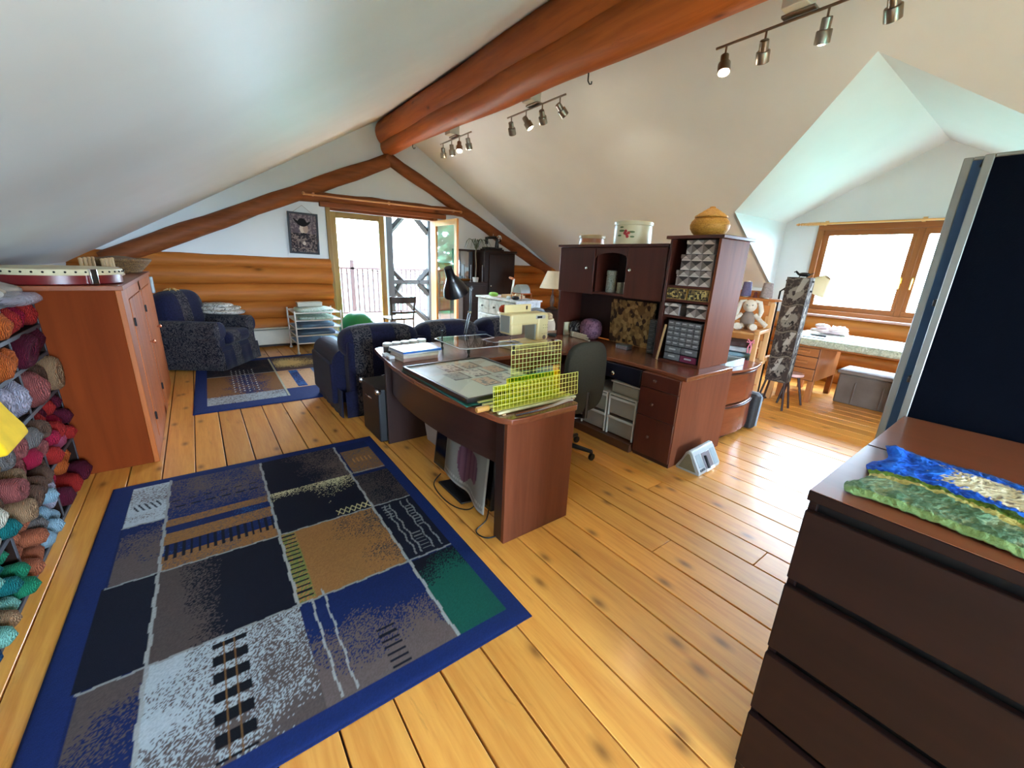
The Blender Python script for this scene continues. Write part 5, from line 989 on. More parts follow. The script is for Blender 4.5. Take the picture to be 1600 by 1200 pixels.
for i, (x, y, z, a, w_, lab, cc) in enumerate(((5.98, 1.72, .779, 12, .3, 'dark teal folder on the cloth-covered oak desk', (24, 70, 84)), (6.15, 1.68, .779, -6, .34, 'white sheet of paper on the cloth-covered oak desk', (226, 228, 228)), (6.0, 1.45, .779, 20, .3, 'pale blue sheet on the cloth-covered oak desk', (190, 206, 214)))):
    o = B().box(-w_ / 2, w_ / 2, -.11, .11, 0, .006, Matrix.Rotation(R(a), 4, 'Z')).obj('paper_folder', flat('sheet%d' % i, C(*cc), .5), None, .001); o.location = (x, y, z); tag(o, lab, 'paper')
tp = thing('tissue_pile', 'crumpled pile of pale pink tissue on the oak desk below the window', 'tissue', (6.36, 1.66, .779)); 
for k in range(5):
    o = B().ball((.05 * math.cos(k * 2.3), .1 * math.sin(k * 1.9), .03 + .018 * k), (.12 - .012 * k, .15 - .018 * k, .025), 16, 8, Matrix.Rotation(k * .7, 4, 'Z'), 2.4).obj('crumple', flat('pink_tissue', C(226, 206, 206), .8, var=.08), tp); dmm = o.modifiers.new('w', 'DISPLACE'); tx = bpy.data.textures.new('w', 'CLOUDS'); tx.noise_scale = .04; dmm.texture = tx; dmm.strength = .05
bn = thing('storage_bin', 'taupe lidded storage bin under the oak desk', 'bin', (6.12, .78, 0)); BINM = flat('cloudy_bin', C(100, 88, 78), .4, var=.2, scale=5)
B().prism([(.02, .02), (.42, .02), (.42, .64), (.02, .64)], 0, .37).obj('tub', BINM, bn, .02, 3); box('lid', 0, .44, 0, .66, .37, .41, flat('bin_lid', C(120, 108, 96), .5), bn, .012, 3)
for y in (.2, .46): box('rib', .012, .02, y - .006, y + .006, .02, .28, BINM, bn, .002)
# horse-print hanging panel
def horse(u, v):
    K = np.zeros(u.shape + (3,)); n = vnoise(u, v * 4, 7, 5) * .6 + vnoise(u, v * 4, 19, 8) * .4; K[:] = L3(74, 62, 56); K[n > .5] = L3(112, 98, 86); K[n > .66] = L3(58, 46, 42); ph = np.mod(v * 4 + .06 * np.sin(u * 6), 1); i = np.floor(v * 4)
    bd = np.hypot((u - .5) / .36, (ph - .42) / .26) < 1; K[bd & (n > .42)] = L3(156, 146, 132); nk = np.abs((u - .32 - .3 * np.mod(i, 2)) - (ph - .5) * .5) < .13; K[nk & (ph > .45) & (ph < .92) & (n > .36)] = L3(190, 182, 168); K[(np.hypot((u - .55) / .2, (ph - .3) / .14) < 1) & (n < .5)] = L3(44, 34, 32); K[ph > .95] = L3(132, 120, 104); K[ph < .03] = L3(50, 42, 38); K *= .6; return K[..., 0], K[..., 1], K[..., 2]
hp = thing('horse_panel', 'tall narrow fabric column printed with horses beside the oak desk', 'fabric panel', (5.22, 1.715, 0))
HT = vcol('horse_print', .9, .2, 200)
colour_grid('print', 40, 150, lambda u, v: (u * 0 - .07, .15 - u * .22, .32 + v * 1.15), horse, HT, hp); colour_grid('print', 40, 150, lambda u, v: (-.07 + u * .14, u * 0 - .07, .32 + v * 1.15), horse, HT, hp)
box('column', -.067, .07, -.067, .148, .31, 1.47, flat('brown_column', C(72, 58, 50), .9), hp, .002)
for z in (1.33, 1.43):
    for y in (.165, -.085): B().ball((-.02, y, z), .011, 8, 6).obj('bead', BLK, hp)
b = B().ball((0, .02, 1.5), (.02, .06, .022), 12, 8); b.tube([(0, .07, 1.5), (-.01, .1, 1.53), (-.01, .115, 1.52)], [.012, .01, .006], 8); 
for y in (-.02, .05): b.tube([(0, y, 1.49), (0, y + .015, 1.472)], .005, 6)
b.tube([(0, -.04, 1.505), (0, -.07, 1.52)], [.006, .003], 6); b.obj('horse_figure', BLK, hp, label='small black horse figure')
for x, y in ((-.055, -.055), (.058, -.055), (-.055, .135), (.058, .135)): B().tube([(x, y, .32), (x * 1.6, .04 + (y - .04) * 1.5, 0)], .012, 8).obj('leg', DKZ, hp)
fl = thing('floor_lamp', 'floor lamp with a tilted cream cone shade behind the horse column', 'lamp', (5.62, 1.62, 0)); B().lathe([(0, 0), (.12, 0), (.12, .015), (.02, .03), (0, .03)], (-.1, .42, 0), 24).obj('base', IRON, fl); B().tube([(-.1, .42, .02), (-.1, .42, 1.3), (-.06, .3, 1.42), (0, .1, 1.43)], .011, 10).obj('pole', IRON, fl)
MS2 = Matrix.Rotation(R(38), 4, 'X') @ Matrix.Rotation(R(-10), 4, 'Y'); B().lathe([(.035, .08), (.04, .078), (.145, -.09), (.14, -.092), (.034, .074)], (0, .06, 1.42), 28, MS2, close=False).obj('lamp_shade', flat('cream_shade', C(222, 208, 168), .7, var=.03), fl); B().ball((0, .06, 1.4), .032, 12, 8).obj('bulb', flat('white_bulb', C(220, 220, 214), .3), fl)
# small pine desk with cones and the child's chair with a plush rabbit
PNX = wood('pine_x', C(206, 150, 92), C(176, 116, 62), 'x', .45, .8, tone=.03); PNZ = wood('pine_z', C(214, 164, 108), C(184, 130, 76), 'z', .45, .8, tone=.03); PNY = wood('pine_y', C(196, 124, 62), C(166, 96, 42), 'y', .45, .8, tone=.03)
lo = thing('weaving_loom', 'upright pine loom frame with a shelf of yarn cones behind the file cabinet', 'loom', (5.0, 1.89, 0))
for y in (0, .62): B().box(0, .05, y, y + .05, 0, 1.22).obj('post', PNZ, lo, .004); B().box(0, .55, y, y + .05, .52, .57).obj('side_rail', PNX, lo, .003); B().box(.5, .55, y, y + .05, 0, .56).obj('post', PNZ, lo, .004)
B().box(-.02, .2, -.02, .69, 1.2, 1.225).obj('top_shelf', PNY, lo, .004); B().box(.0, .025, .05, .62, 1.03, 1.2).obj('front_board', PNY, lo, .003); B().box(.0, .03, .05, .62, .92, .96).obj('rail', PNX, lo, .003); B().box(.0, .03, .05, .62, .84, .88).obj('rail', PNX, lo, .003); B().box(.1, .14, .05, .62, .62, .66).obj('cloth_beam', PNX, lo, .004); B().box(.18, .2, .1, .5, 1.225, 1.3).obj('back_ledge', PNY, lo, .004)
for y, lab, cc, r_ in ((2.0, 'grey-brown yarn cone on the loom shelf, nearest the horse column', (150, 136, 132), .062), (2.22, 'purple-grey yarn cone on the loom shelf, farther from the horse column', (96, 88, 116), .055)):
    t = thing('yarn_cone', lab, 'yarn cone', (5.06, y, 1.226)); q = []
    for k in range(13): q.append((r_ * (1 - .25 * k / 12) + (.002 if k % 2 else 0), .012 + k * .013))
    B().lathe([(0, .01), (r_ * .9, .01)] + q + [(r_ * .5, .17), (0, .17)], (0, 0, 0), 24).obj('winding', flat('cone_%d' % cc[0], C(*cc), .9, var=.2, scale=60, bump=.4), t); B().lathe([(0, 0), (.03, 0), (.02, .178), (.0, .178)], (0, 0, 0), 14).obj('core', CRM, t)
o = thing('small_figurine', 'tiny dark red figurine between the yarn cones', 'figurine', (5.05, 2.11, 1.226)); B().lathe([(0, 0), (.025, 0), (.02, .02), (.012, .035), (.018, .05), (.01, .066), (0, .07)], (0, 0, 0), 12).obj('body', flat('dark_red', C(92, 34, 30), .5), o)
kc = thing('child_chair', 'small pale wooden armchair holding the plush rabbit', 'chair', (4.62, 1.98, 0), 8); kc.scale = (1.1, 1.1, 1.36); B().box(-.2, .14, -.15, .15, .655, .67).obj('tray_board', PNX, kc, .004)
for x, y, h_ in ((-.17, -.17, .66), (-.17, .17, .66), (.17, -.17, .88), (.17, .17, .88)): B().box(x - .02, x + .02, y - .02, y + .02, 0, h_).obj('leg', PNZ, kc, .004)
B().box(-.2, .2, -.2, .2, .4, .43).obj('seat', PNX, kc, .006); 
for y in (-.17, .17): B().box(-.2, .19, y - .022, y + .022, .66, .69).obj('armrest', PNX, kc, .006); B().box(-.15, .15, y - .012, y + .012, .2, .23).obj('stretcher', PNX, kc, .003)
B().box(.155, .18, -.15, .15, .78, .86).obj('back_rail', PNY, kc, .004); B().box(.155, .18, -.15, .15, .58, .64).obj('back_rail', PNY, kc, .004); B().box(-.18, -.155, -.15, .15, .3, .34).obj('front_rail', PNY, kc, .004)
for i, (cc, h_) in enumerate((((60, 58, 60), .05), ((120, 150, 160), .04), ((190, 200, 204), .05), ((90, 66, 60), .05))):
    o = B().box(-.15, .14, -.14, .14, 0, h_).obj('folded_fabric', flat('fabric_%d' % cc[0], C(*cc), .9), None, .018, 4); o.location = (4.62, 1.98, .586 + .052 * i); o.rotation_euler = (0, 0, R(8 + (i % 2) * 5)); tag(o, 'folded %s fabric on the small wooden armchair, %s in the stack' % (['charcoal', 'blue-green', 'pale grey', 'brown'][i], ['lowest', 'second', 'third', 'topmost'][i]), 'fabric', 'folded fabrics on the small wooden armchair')
rbt = thing('plush_rabbit', 'cream plush rabbit in a grey dress sitting in the small wooden armchair', 'plush toy', (4.62, 1.96, .913), -70); FUR = flat('cream_plush', C(206, 194, 176), .95, var=.1, scale=50, bump=.5); DRS = flat('grey_dress', C(128, 110, 98), .9)
B().ball((0, 0, .1), (.07, .06, .1), 16, 12).obj('body', DRS, rbt); B().ball((0, -.01, .25), (.065, .06, .065), 16, 12).ball((0, -.065, .235), (.03, .03, .024), 10, 8).obj('head', FUR, rbt)
for s_ in (-1, 1):
    B().tube([(s_ * .04, 0, .3), (s_ * .085, .01, .29), (s_ * .11, .0, .2), (s_ * .105, -.01, .14)], [.016, .024, .026, .014], 10).obj('ear', FUR, rbt); B().tube([(s_ * .06, 0, .16), (s_ * .13, -.03, .1), (s_ * .18, -.05, .06)], [.024, .02, .024], 10).obj('arm', FUR, rbt); B().tube([(s_ * .04, -.02, .04), (s_ * .07, -.13, .035), (s_ * .075, -.17, .05)], [.034, .028, .036], 10).obj('leg', FUR, rbt); B().ball((s_ * .026, -.066, .262), .006, 8, 6).obj('eye', BLK, rbt)
rb_ = thing('pink_ribbon', 'pink ribbon bow hanging from the small wooden armchair', 'ribbon', (4.4, 1.79, .72)); PKR = flat('pink_ribbon', C(226, 130, 150), .5)
for s_ in (-1, 1): B().tube([(0, 0, .1), (-.004, s_ * .03, .13), (-.004, s_ * .035, .1), (0, 0, .1)], .006, 6).obj('loop', PKR, rb_); B().tube([(0, 0, .1), (-.006, s_ * .015, .05), (-.006, s_ * .012, -.01)], .006, 6).obj('tail', PKR, rb_)
# pine stool seen by the horse column
so = thing('tripod_stool', 'small tripod stool with a pale pink seat between loom and oak desk', 'stool', (5.55, 1.72, 0)); B().lathe([(0, .34), (.11, .34), (.115, .35), (.11, .37), (0, .37)], (0, 0, 0), 20).obj('seat', flat('pink_seat', C(206, 160, 150), .5), so)
for k in range(3): t = R(40 + 120 * k); B().tube([(.06 * math.cos(t), .06 * math.sin(t), .345), (.15 * math.cos(t), .15 * math.sin(t), 0)], [.016, .012], 8).obj('leg', DKZ, so)
# ================================================================ dressers in the foreground
DKY = wood('black_brown_y', C(40, 22, 19), C(30, 16, 14), 'y', .5, .7, tone=.02, bump=.01, spec=.15); DKT = wood('dresser_top_lit', C(134, 76, 50), C(108, 60, 38), 'y', .3, .7, tone=.02, bump=.01)
def dresser(lab, x0, x1, face):
    t = thing('dresser', lab, 'dresser', (x0, .255, 0)); D = x1 - x0; L_ = 1.6
    fx = 0 if face < 0 else D
    box('top', 0, D, -L_, 0, .972, .9985, DKY, t, .002); box('top_lit_sheet', .002, D - .002, -L_ + .002, -.002, .9984, 1.0, DKT, t, 0); a, b_ = (.02, D) if face < 0 else (0, D - .02)  # brown sheet paints the light reflected by the black-brown top
    for y0, y1 in ((-.02, -.002), (-L_ + .002, -L_ + .02)): box('side_panel', a, b_, y0, y1, 0, .972, DKY, t, .002)
    box('carcass', a + .015, b_ - .003 if face > 0 else b_, -L_ + .02, -.02, .02, .972, flat('inner_black', C(14, 9, 8), .7), t, 0)
    zz = [(.06, .26), (.285, .49), (.515, .72), (.745, .945)]
    for z0, z1 in zz:
        for q in range(2):
            y0 = -L_ + .004 + q * L_ / 2; y1 = y0 + L_ / 2 - .006
            if face < 0 and q == 1: y0 = -L_ + .004; y1 = -.003
            if face < 0 and q == 0: continue
            box('drawer', .0 if face < 0 else D - .02, .02 if face < 0 else D, y0, y1, z0, z1, DKY, t, .003)
    return t
dresser('black-brown four-drawer dresser in the foreground, drawers toward the rug', 1.12, 1.6, -1); dresser('black-brown dresser set back to back behind the foreground one', 1.607, 2.085, 1)
def felt(u, v):
    # v from the dresser front edge (grass) to the back (sky)
    n = vnoise(u * 3, v, 9, 2) * .6 + vnoise(u * 7, v * 3, 17, 6) * .4; K = np.zeros(u.shape + (3,)); hz = .43 + .05 * np.sin(u * 5 + .6) - .05 * u + .05 * (n - .5); K[:] = L3(24, 92, 206)
    K[n > .55] = L3(36, 110, 220); sk = v > hz; K[sk & (n < .35)] = L3(24, 70, 170); K[sk & (v > .93)] = L3(52, 84, 150)
    cl = np.clip(1 - ((v - (.80 - .22 * u)) / .2) ** 2, 0, 1) * np.clip((u - .08) * 5, 0, 1); m_ = sk & (n + .02 < cl * .95); K[m_] = L3(226, 216, 180); m_ = m_ & (vnoise(u * 12, v * 5, 13, 9) < .22); K[m_] = L3(120, 108, 96); m_ = sk & (np.hypot((u - .86) / .2, (v - .48) / .08) < 1) & (n > .3); K[m_] = L3(110, 96, 92)
    gr = ~sk; K[gr] = L3(104, 134, 104); K[gr & (n > .52)] = L3(84, 116, 84); K[gr & (n < .38)] = L3(136, 156, 120); m_ = gr & (v > hz - .07); K[m_] = L3(96, 124, 40); K[m_ & (n > .5)] = L3(58, 84, 26); m_ = gr & (v < hz - .07) & (v > hz - .13); K[m_] = L3(184, 174, 100); K[gr & (v < .05)] = L3(128, 158, 100); K[gr & (u > .6) & (v < .3) & (n > .42)] = L3(150, 166, 88)
    return K[..., 0], K[..., 1], K[..., 2]
def fpos(u, v):
    n = vnoise(u * 3, v, 9, 2) * .6 + vnoise(u * 7, v * 3, 17, 6) * .4; e = np.minimum(np.minimum(u, 1 - u) * 6, np.minimum(v, 1 - v) * 5); return 1.175 + v * .42 + .008 * np.sin(u * 9), .2 - u * .62 + .012 * np.sin(v * 14), 1.004 + .009 * np.clip(e * 6, 0, 1) + .010 * n + .012 * np.exp(-((u - .02) ** 2 + (v - .93) ** 2) / .004)
o = colour_grid('felted_landscape', 200, 130, fpos, felt, vcol('felted_wool', .95, .5, 260), back=None); s = o.modifiers.new('t', 'SOLIDIFY'); s.thickness = .004; s.offset = -1; tag(o, 'felted wool landscape of blue sky, cream clouds and green meadow on the dresser', 'felt picture')
# folding display panels
ALU = flat('brushed_aluminium', C(150, 152, 148), .4, .8, .04); BKF = flat('blue_black_felt', C(8, 11, 20), .95, var=.08, scale=60, bump=.2, spec=.05); BLF = flat('sky_lit_felt', C(62, 92, 130), .9, var=.05)  # blue of the inner felt is window light put into its colour
sp = thing('display_panels', 'folded pair of black fabric display panels with aluminium edges behind the dressers', 'display panel', (2.12, .255, 0))
def panel(x0, x1, y0, y1, fab, back, zt):
    q = bpy.data.objects.new('panel', None); COL.objects.link(q); q.parent = sp; w_ = .024
    for a in ((y1 - w_, y1, .02, zt), (y0, y0 + w_, .02, zt), (y0 + w_, y1 - w_, zt - .012, zt), (y0 + w_, y1 - w_, .02, .04)): box('edge_rail', x0, x1, a[0], a[1], a[2], a[3], ALU, q, .003)
    box('fabric', x0 + .002, x0 + .012, y0 + w_, y1 - w_, .04, zt - .012, fab, q, 0); box('fabric', x1 - .012, x1 - .002, y0 + w_, y1 - w_, .04, zt - .012, back, q, 0)
panel(0, .028, -1.0, .018, BKF, BLF, 1.9); panel(.085, .113, -.94, .078, BLF, BKF, 1.912)
for z in (.35, 1.13, 1.42): B().box(.02, .09, -.03, .03, z - .012, z + .012).obj('hinge', BLK, sp, .003)
B().tube([(.028, -.01, 1.88), (.05, .02, 1.9), (.09, .03, 1.88)], .005, 6).obj('latch', IRON, sp); box('latch_plate', .035, .075, .0, .012, 1.8, 1.88, flat('buff_plate', C(170, 150, 120), .5), sp, .003)
for x in (0, .085):
    for y in (-.9, -.05): B().box(x + .002, x + .026, y - .03, y + .03, 0, .022).obj('foot', BLK, sp, .003)
# ================================================================ far end of the room
gb = B().ball((0, 0, .31), (.3, .3, .31), 40, 26).obj('exercise_ball', flat('green_vinyl', C(4, 128, 66), .35, var=.03)); gb.location = (2.07, 7.0, .0); tag(gb, 'big green exercise ball in front of the double doors', 'exercise ball')
wr = thing('wire_rack', 'white tubular rack with five tiers of trays by the double doors', 'rack', (1.1, 6.82, .012)); WT = flat('white_tube', C(222, 222, 216), .35, var=.02)
RW, RD = .66, .62
for x in (0, RW):
    for y in (0, RD): B().tube([(x, y, .02), (x, y, .66)], .012, 10).obj('leg', WT, wr); B().ball((x, y, .02), (.026, .026, .02), 12, 8).obj('foot', WT, wr)
TR = patches('green_leaf_print', [C(90, 120, 96), C(170, 200, 184), C(206, 222, 214), C(60, 84, 66)], 14, .7, 'NOISE'); BT = flat('blue_mesh', C(132, 164, 190), .6, var=.15, scale=6)
for k, z in enumerate((.17, .285, .40, .515, .63)):
    t = bpy.data.objects.new('tray', None); COL.objects.link(t); t.parent = wr
    B().tube([(0, 0, z), (RW, 0, z), (RW, RD, z), (0, RD, z), (0, 0, z)], .009, 8).obj('rim', WT, t); box('mesh', .008, RW - .008, .008, RD - .008, z - .006, z - .002, BT if k < 3 else WT, t, 0)
    if k > 0:
        o = B().ball((1.1 + RW / 2, 6.82 + RD / 2, .012 + z + .022), (.27, .26, .026), 26, 8, None, 5).obj('fabric_sheet', TR if k > 2 else BT); dmm = o.modifiers.new('w', 'DISPLACE'); tx = bpy.data.textures.new('w', 'CLOUDS'); tx.noise_scale = .07; dmm.texture = tx; dmm.strength = .012; tag(o, '%s on the rack, %s' % (['', 'blue mesh fabric', 'blue mesh fabric', 'leaf print fabric', 'leaf print fabric'][k], ['', 'second tray up', 'third tray up', 'fourth tray up', 'top tray'][k]), 'fabric', 'fabrics in the wire rack')
t = thing('white_box', 'long white box at the back of the top rack tray', 'box', (1.22, 7.2, .695)); box('body', 0, .36, 0, .14, 0, .05, OFFW, t, .006); box('lid', -.004, .364, -.004, .144, .05, .07, OFFW, t, .006)
bc = thing('dining_chair', 'dark bentwood chair with a curved back rail facing the double doors', 'chair', (2.84, 7.16, 0)); DCH = flat('dark_chair_wood', C(46, 36, 30), .4)
for s_ in (-1, 1):
    B().tube([(s_ * .2, -.2, 0), (s_ * .2, -.2, .45), (s_ * .205, -.23, .65), (s_ * .225, -.25, .86)], .016, 8).obj('back_post', DCH, bc); B().tube([(s_ * .19, .2, 0), (s_ * .19, .2, .45)], .016, 8).obj('leg', DCH, bc)
n = 14; pts = [(-.24 + .48 * i / n, -.245 - .05 * math.sin(math.pi * i / n), 0) for i in range(n + 1)]
def strip(z0, z1, dy=0): 
    b = B(); P_ = [(x, y) for x, y, _ in pts]; b.prism([(x, y + dy) for x, y in P_] + [(x, y + dy + .02) for x, y in P_[::-1]], z0, z1); return b
strip(.74, .85).obj('back_rail', DCH, bc, .006, smooth=60); B().tube([(-.06, -.285, .47), (-.06, -.29, .75)], .008, 8).obj('spindle', DCH, bc); strip(.56, .60).obj('lower_rail', DCH, bc, .004, smooth=60); B().box(-.22, .22, -.22, .22, .44, .475).obj('seat', DCH, bc, .015, 3)
# picture on the gable wall
def cow(u, v):
    n = vnoise(u * 2, v * 3, 9, 3) * .5 + vnoise(u * 5, v * 7, 11, 7) * .5; K = np.zeros(u.shape + (3,)); K[:] = L3(112, 100, 104); K[n > .52] = L3(84, 74, 82); K[n < .36] = L3(140, 128, 128)
    b_ = (v < .5) & (np.abs(u - .5) < .5); K[b_ & (n > .5)] = L3(40, 36, 42); K[b_ & (n < .38)] = L3(130, 116, 108); K[b_ & (np.abs(n - .45) < .03)] = L3(70, 58, 60)
    K[np.hypot((u - .5) / .15, (v - .62) / .13) < 1] = L3(196, 180, 166); K[np.hypot((u - .58) / .1, (v - .63) / .12) < 1] = L3(160, 140, 128); K[(np.hypot((u - .45) / .33, (v - .735 - 1.1 * (u - .45) ** 2 + .1 * (u - .45)) / .05) < 1) | (np.hypot((u - .46) / .18, (v - .76) / .14) < 1) & (v > .73)] = L3(22, 20, 24); K[np.hypot((u - .5) / .06, (v - .24) / .05) < 1] = L3(190, 176, 164); K[np.hypot((u - .5) / .14, (v - .48) / .035) < 1] = L3(30, 28, 34); return K[..., 0], K[..., 1], K[..., 2]
cw_ = thing('framed_portrait', 'dark framed portrait of a person in a black hat hanging on the gable wall', 'picture', (1.515, YF - .03, 1.5), rot=(R(2), R(1.2), 0)); PBK = flat('picture_black', C(24, 24, 32), .5)
for a in ((-.225, .225, 0, .03), (-.225, .225, .61, .64), (-.225, -.195, .03, .61), (.195, .225, .03, .61)): box('frame_rail', a[0], a[1], -.012, .012, a[2], a[3], PBK, cw_, .002)
box('backing', -.21, .21, .002, .012, .015, .625, PBK, cw_, 0); colour_grid('portrait', 80, 110, lambda u, v: (-.197 + u * .394, u * 0 - .001, .028 + v * .584), cow, vcol('woven_portrait', .9, 0), cw_)
B().tube([(-.14, .005, .64), (0, .012, .75), (.14, .005, .64)], .003, 6).obj('hanging_cord', flat('cord_tan', C(130, 110, 90), .8), cw_)
# dark wardrobe with mirror wing
DWZ = wood('dark_walnut_z', C(50, 34, 28), C(34, 23, 19), 'z', .4, .8, tone=.02, spec=.15)
dw = thing('mirror_wardrobe', 'dark side-by-side wardrobe with a low mirrored wing against the gable wall', 'wardrobe', (4.15, 7.2, 0))
box('tall_body', .56, 1.32, .0, .42, .05, 1.68, DWZ, dw, .004); box('cornice', .54, 1.35, -.03, .43, 1.68, 1.72, DWZ, dw, .008); dd = box('tall_door', .66, 1.29, -.02, 0, .1, 1.64, DWZ, dw, .006); knob(dd, (.7, -.02, 1.02), '-y', .014, NICK); box('low_body', 0, .56, -.1, .42, .05, 1.07, DWZ, dw, .004); box('low_top', -.02, .57, -.12, .43, 1.07, 1.095, DWZ, dw, .005)
for z0, z1 in ((.12, .4), (.42, .7), (.72, 1.03)):
    f = box('drawer', .03, .53, -.115, -.1, z0, z1, DWZ, dw, .004); knob(f, (.28, -.115, (z0 + z1) / 2), '-y', .014, IRON)
for a in ((0, .05, 1.095, 1.7), (.46, .51, 1.095, 1.7)): box('mirror_post', a[0], a[1], .3, .34, a[2], a[3], DWZ, dw, .004)
box('mirror_rail', 0, .52, .3, .34, 1.68, 1.72, DWZ, dw, .004); box('mirror', .05, .46, .315, .33, 1.14, 1.68, flat('silvered_glass', C(170, 180, 186), .04, 1, .02), dw, 0, label='silvered mirror'); box('plinth', .02, 1.3, 0, .4, 0, .05, DWZ, dw, 0)
pt = thing('leggy_plant', 'leggy potted plant with strap leaves in front of the wardrobe mirror', 'plant', (4.5, 7.2, 1.096)); B().lathe([(0, 0), (.05, 0), (.065, .09), (.06, .09), (0, .08)], (0, 0, 0), 18).obj('pot', flat('white_pot', C(170, 168, 160), .4), pt); B().tube([(0, 0, .08), (.01, .0, .3), (-.01, 0, .52), (.0, 0, .62)], [.014, .012, .012, .01], 8).obj('stem', flat('grey_stem', C(92, 84, 70), .8), pt)
LFD = flat('dark_leaf', C(48, 62, 40), .5)
for k in range(11):
    t = k * 2.4; L_ = .2 + .08 * (k % 3); vs = []
    for i in range(6): q = i / 5; rr = L_ * q; z = .6 + .3 * math.sin(q * 2.2) - .2 * q * q; hw = .014 * math.sin(math.pi * (.15 + .8 * q)); dx, dy = math.cos(t), math.sin(t) * .6; vs += [(dx * rr - dy * hw, dy * rr + dx * hw, z), (dx * rr + dy * hw, dy * rr - dx * hw, z + .003)]
    o = B().add(vs, [(2 * i, 2 * i + 2, 2 * i + 3, 2 * i + 1) for i in range(5)]).obj('leaf', LFD, pt, smooth=60); s = o.modifiers.new('t', 'SOLIDIFY'); s.thickness = .002
for k, x in enumerate((4.36, 4.63)): o = B().lathe([(0, 0), (.022, 0), (.018, .01), (.007, .02), (.007, .3), (.012, .32), (0, .33)], (0, 0, 0), 12).obj('candlestick', flat('pewter', C(120, 116, 112), .35, .8)); o.location = (x, 7.16, 1.096); tag(o, ['slim pewter candlestick at the mirror side of the plant', 'slim pewter candlestick between plant and tall wardrobe body'][k], 'candlestick', 'candlesticks on the wardrobe wing')
def old_machine(lab, loc, rz):
    t = thing('antique_sewing_machine', lab, 'sewing machine', loc, rz); box('bed', -.2, .2, -.09, .09, 0, .035, BLG, t, .006); b = B().tube([(.12, 0, .03), (.12, 0, .2), (.08, 0, .235), (-.12, 0, .215), (-.15, 0, .19)], [.045, .03, .03, .025, .028], 12); b.obj('arm', BLG, t); B().box(-.175, -.125, -.025, .025, .09, .23).obj('head', BLG, t, .008); B().tube([(-.15, 0, .09), (-.15, 0, .04)], .005, 8).obj('needle_bar', CHROME, t); B().lathe([(.055, -.012), (.068, -.012), (.068, .012), (.055, .012), (.055, -.012)], (.175, 0, .215), 22, Matrix.Rotation(R(90), 4, 'Y'), close=False).tube([(.16, 0, .215), (.19, 0, .215)], .014, 8).box(.17, .18, -.006, .006, .16, .27).obj('hand_wheel', CHROME, t); B().tube([(.02, 0, .25), (.02, 0, .3)], .004, 6).obj('spool_pin', CHROME, t)
    box('wood_base', -.23, .23, -.11, .11, -.03, 0, DWZ, t, .004); return t
old_machine('black antique sewing machine on the wardrobe top', (5.02, 7.4, 1.751), 3)
# white painted dresser with craft things
WP = patches('distressed_white_paint', [C(150, 160, 166), C(196, 206, 212), C(212, 220, 224)], 7, .5, 'NOISE')
pd_ = thing('painted_dresser', 'distressed white painted dresser beyond the sofa', 'dresser', (3.72, 4.85, 0)); box('body', .02, .5, 0, 1.05, .06, .93, WP, pd_, .004); box('top', -.015, .52, -.02, 1.07, .93, .955, WP, pd_, .005)
for x in (.05, .44):
    for y in (.02, .98): box('leg', x, x + .05, y, y + .05, 0, .06, WP, pd_, .003)
for z0, z1, n in ((.1, .38, 1), (.4, .68, 1), (.7, .915, 3)):
    for q in range(n):
        y0 = .02 + q * 1.01 / n; y1 = .02 + (q + 1) * 1.01 / n - .012; f = box('drawer', .002, .02, y0, y1, z0, z1, WP, pd_, .006)
        for ky in ([(y0 + y1) / 2] if n > 1 else [y0 + .2, y1 - .2]): knob(f, (.002, ky, (z0 + z1) / 2), '-x', .017, flat('oval_bronze', C(60, 60, 66), .35, .7))
ZW = .9555
sf_ = thing('swift_winder', 'wooden yarn winder with a tall white handle on the painted dresser', 'winder', (3.98, 5.3, ZW)); box('base', -.08, .16, -.16, .16, 0, .05, PEG, sf_, .006); B().box(-.01, .015, -.012, .012, .05, .3, Matrix.Rotation(R(8), 4, 'Y')).obj('handle', WT, sf_, .004); B().tube([(.01, -.02, .3), (.06, .13, .31)], .018, 10).obj('grip', flat('orange_grip', C(190, 120, 80), .5), sf_); B().lathe([(0, 0), (.07, 0), (.05, .05), (.03, .12), (0, .12)], (.08, -.1, .05), 18).obj('spool', CRM, sf_)
an = thing('wire_carrier', 'grey domed wire carrier with copper rails on the painted dresser', 'carrier', (3.97, 5.02, ZW)); q = [(.1 * math.cos(t), .13 * math.sin(t)) for t in [math.pi * i / 12 for i in range(13)]]
B().prism(q, -.09, .09, Matrix(((0, 0, 1, 0), (1, 0, 0, 0), (0, 1, 0, .1), (0, 0, 0, 1)))).obj('dome', flat('grey_dome', C(122, 126, 122), .5), an, smooth=60); b = B(); 
for x in (-.1, .1):
    for y in (-.12, .12): b.tube([(x, y, 0), (x, y, .1)], .006, 6)
b.tube([(-.1, -.12, .1), (.1, -.12, .1), (.1, .12, .1), (-.1, .12, .1), (-.1, -.12, .1)], .007, 6); b.obj('rails', COPPER, an)
for i, (x, y, r_, cc, lab) in enumerate(((3.86, 5.62, (.06, .09, .035), (140, 200, 90), 'lime green yarn tangle on the painted dresser'), (3.84, 5.0, (.05, .06, .03), (30, 30, 34), 'black fabric roll on the painted dresser'), (3.80, 5.12, (.03, .04, .025), (206, 224, 232), 'white paper cup lying on the painted dresser'))):
    o = B().ball((0, 0, r_[2]), r_, 16, 10, None, 2.5).obj('craft_bundle', flat('craft_%d' % i, C(*cc), .8, var=.15, scale=30, bump=.3)); o.location = (x, y, ZW); tag(o, lab, 'craft supply')
o = B().box(-.12, .12, -.2, .2, 0, .004).obj('pink_paper', flat('pale_pink_paper', C(216, 204, 214), .7)); o.location = (3.9, 5.65, ZW); o.rotation_euler = (0, 0, .2); tag(o, 'pale pink pattern paper at the end of the painted dresser', 'paper')
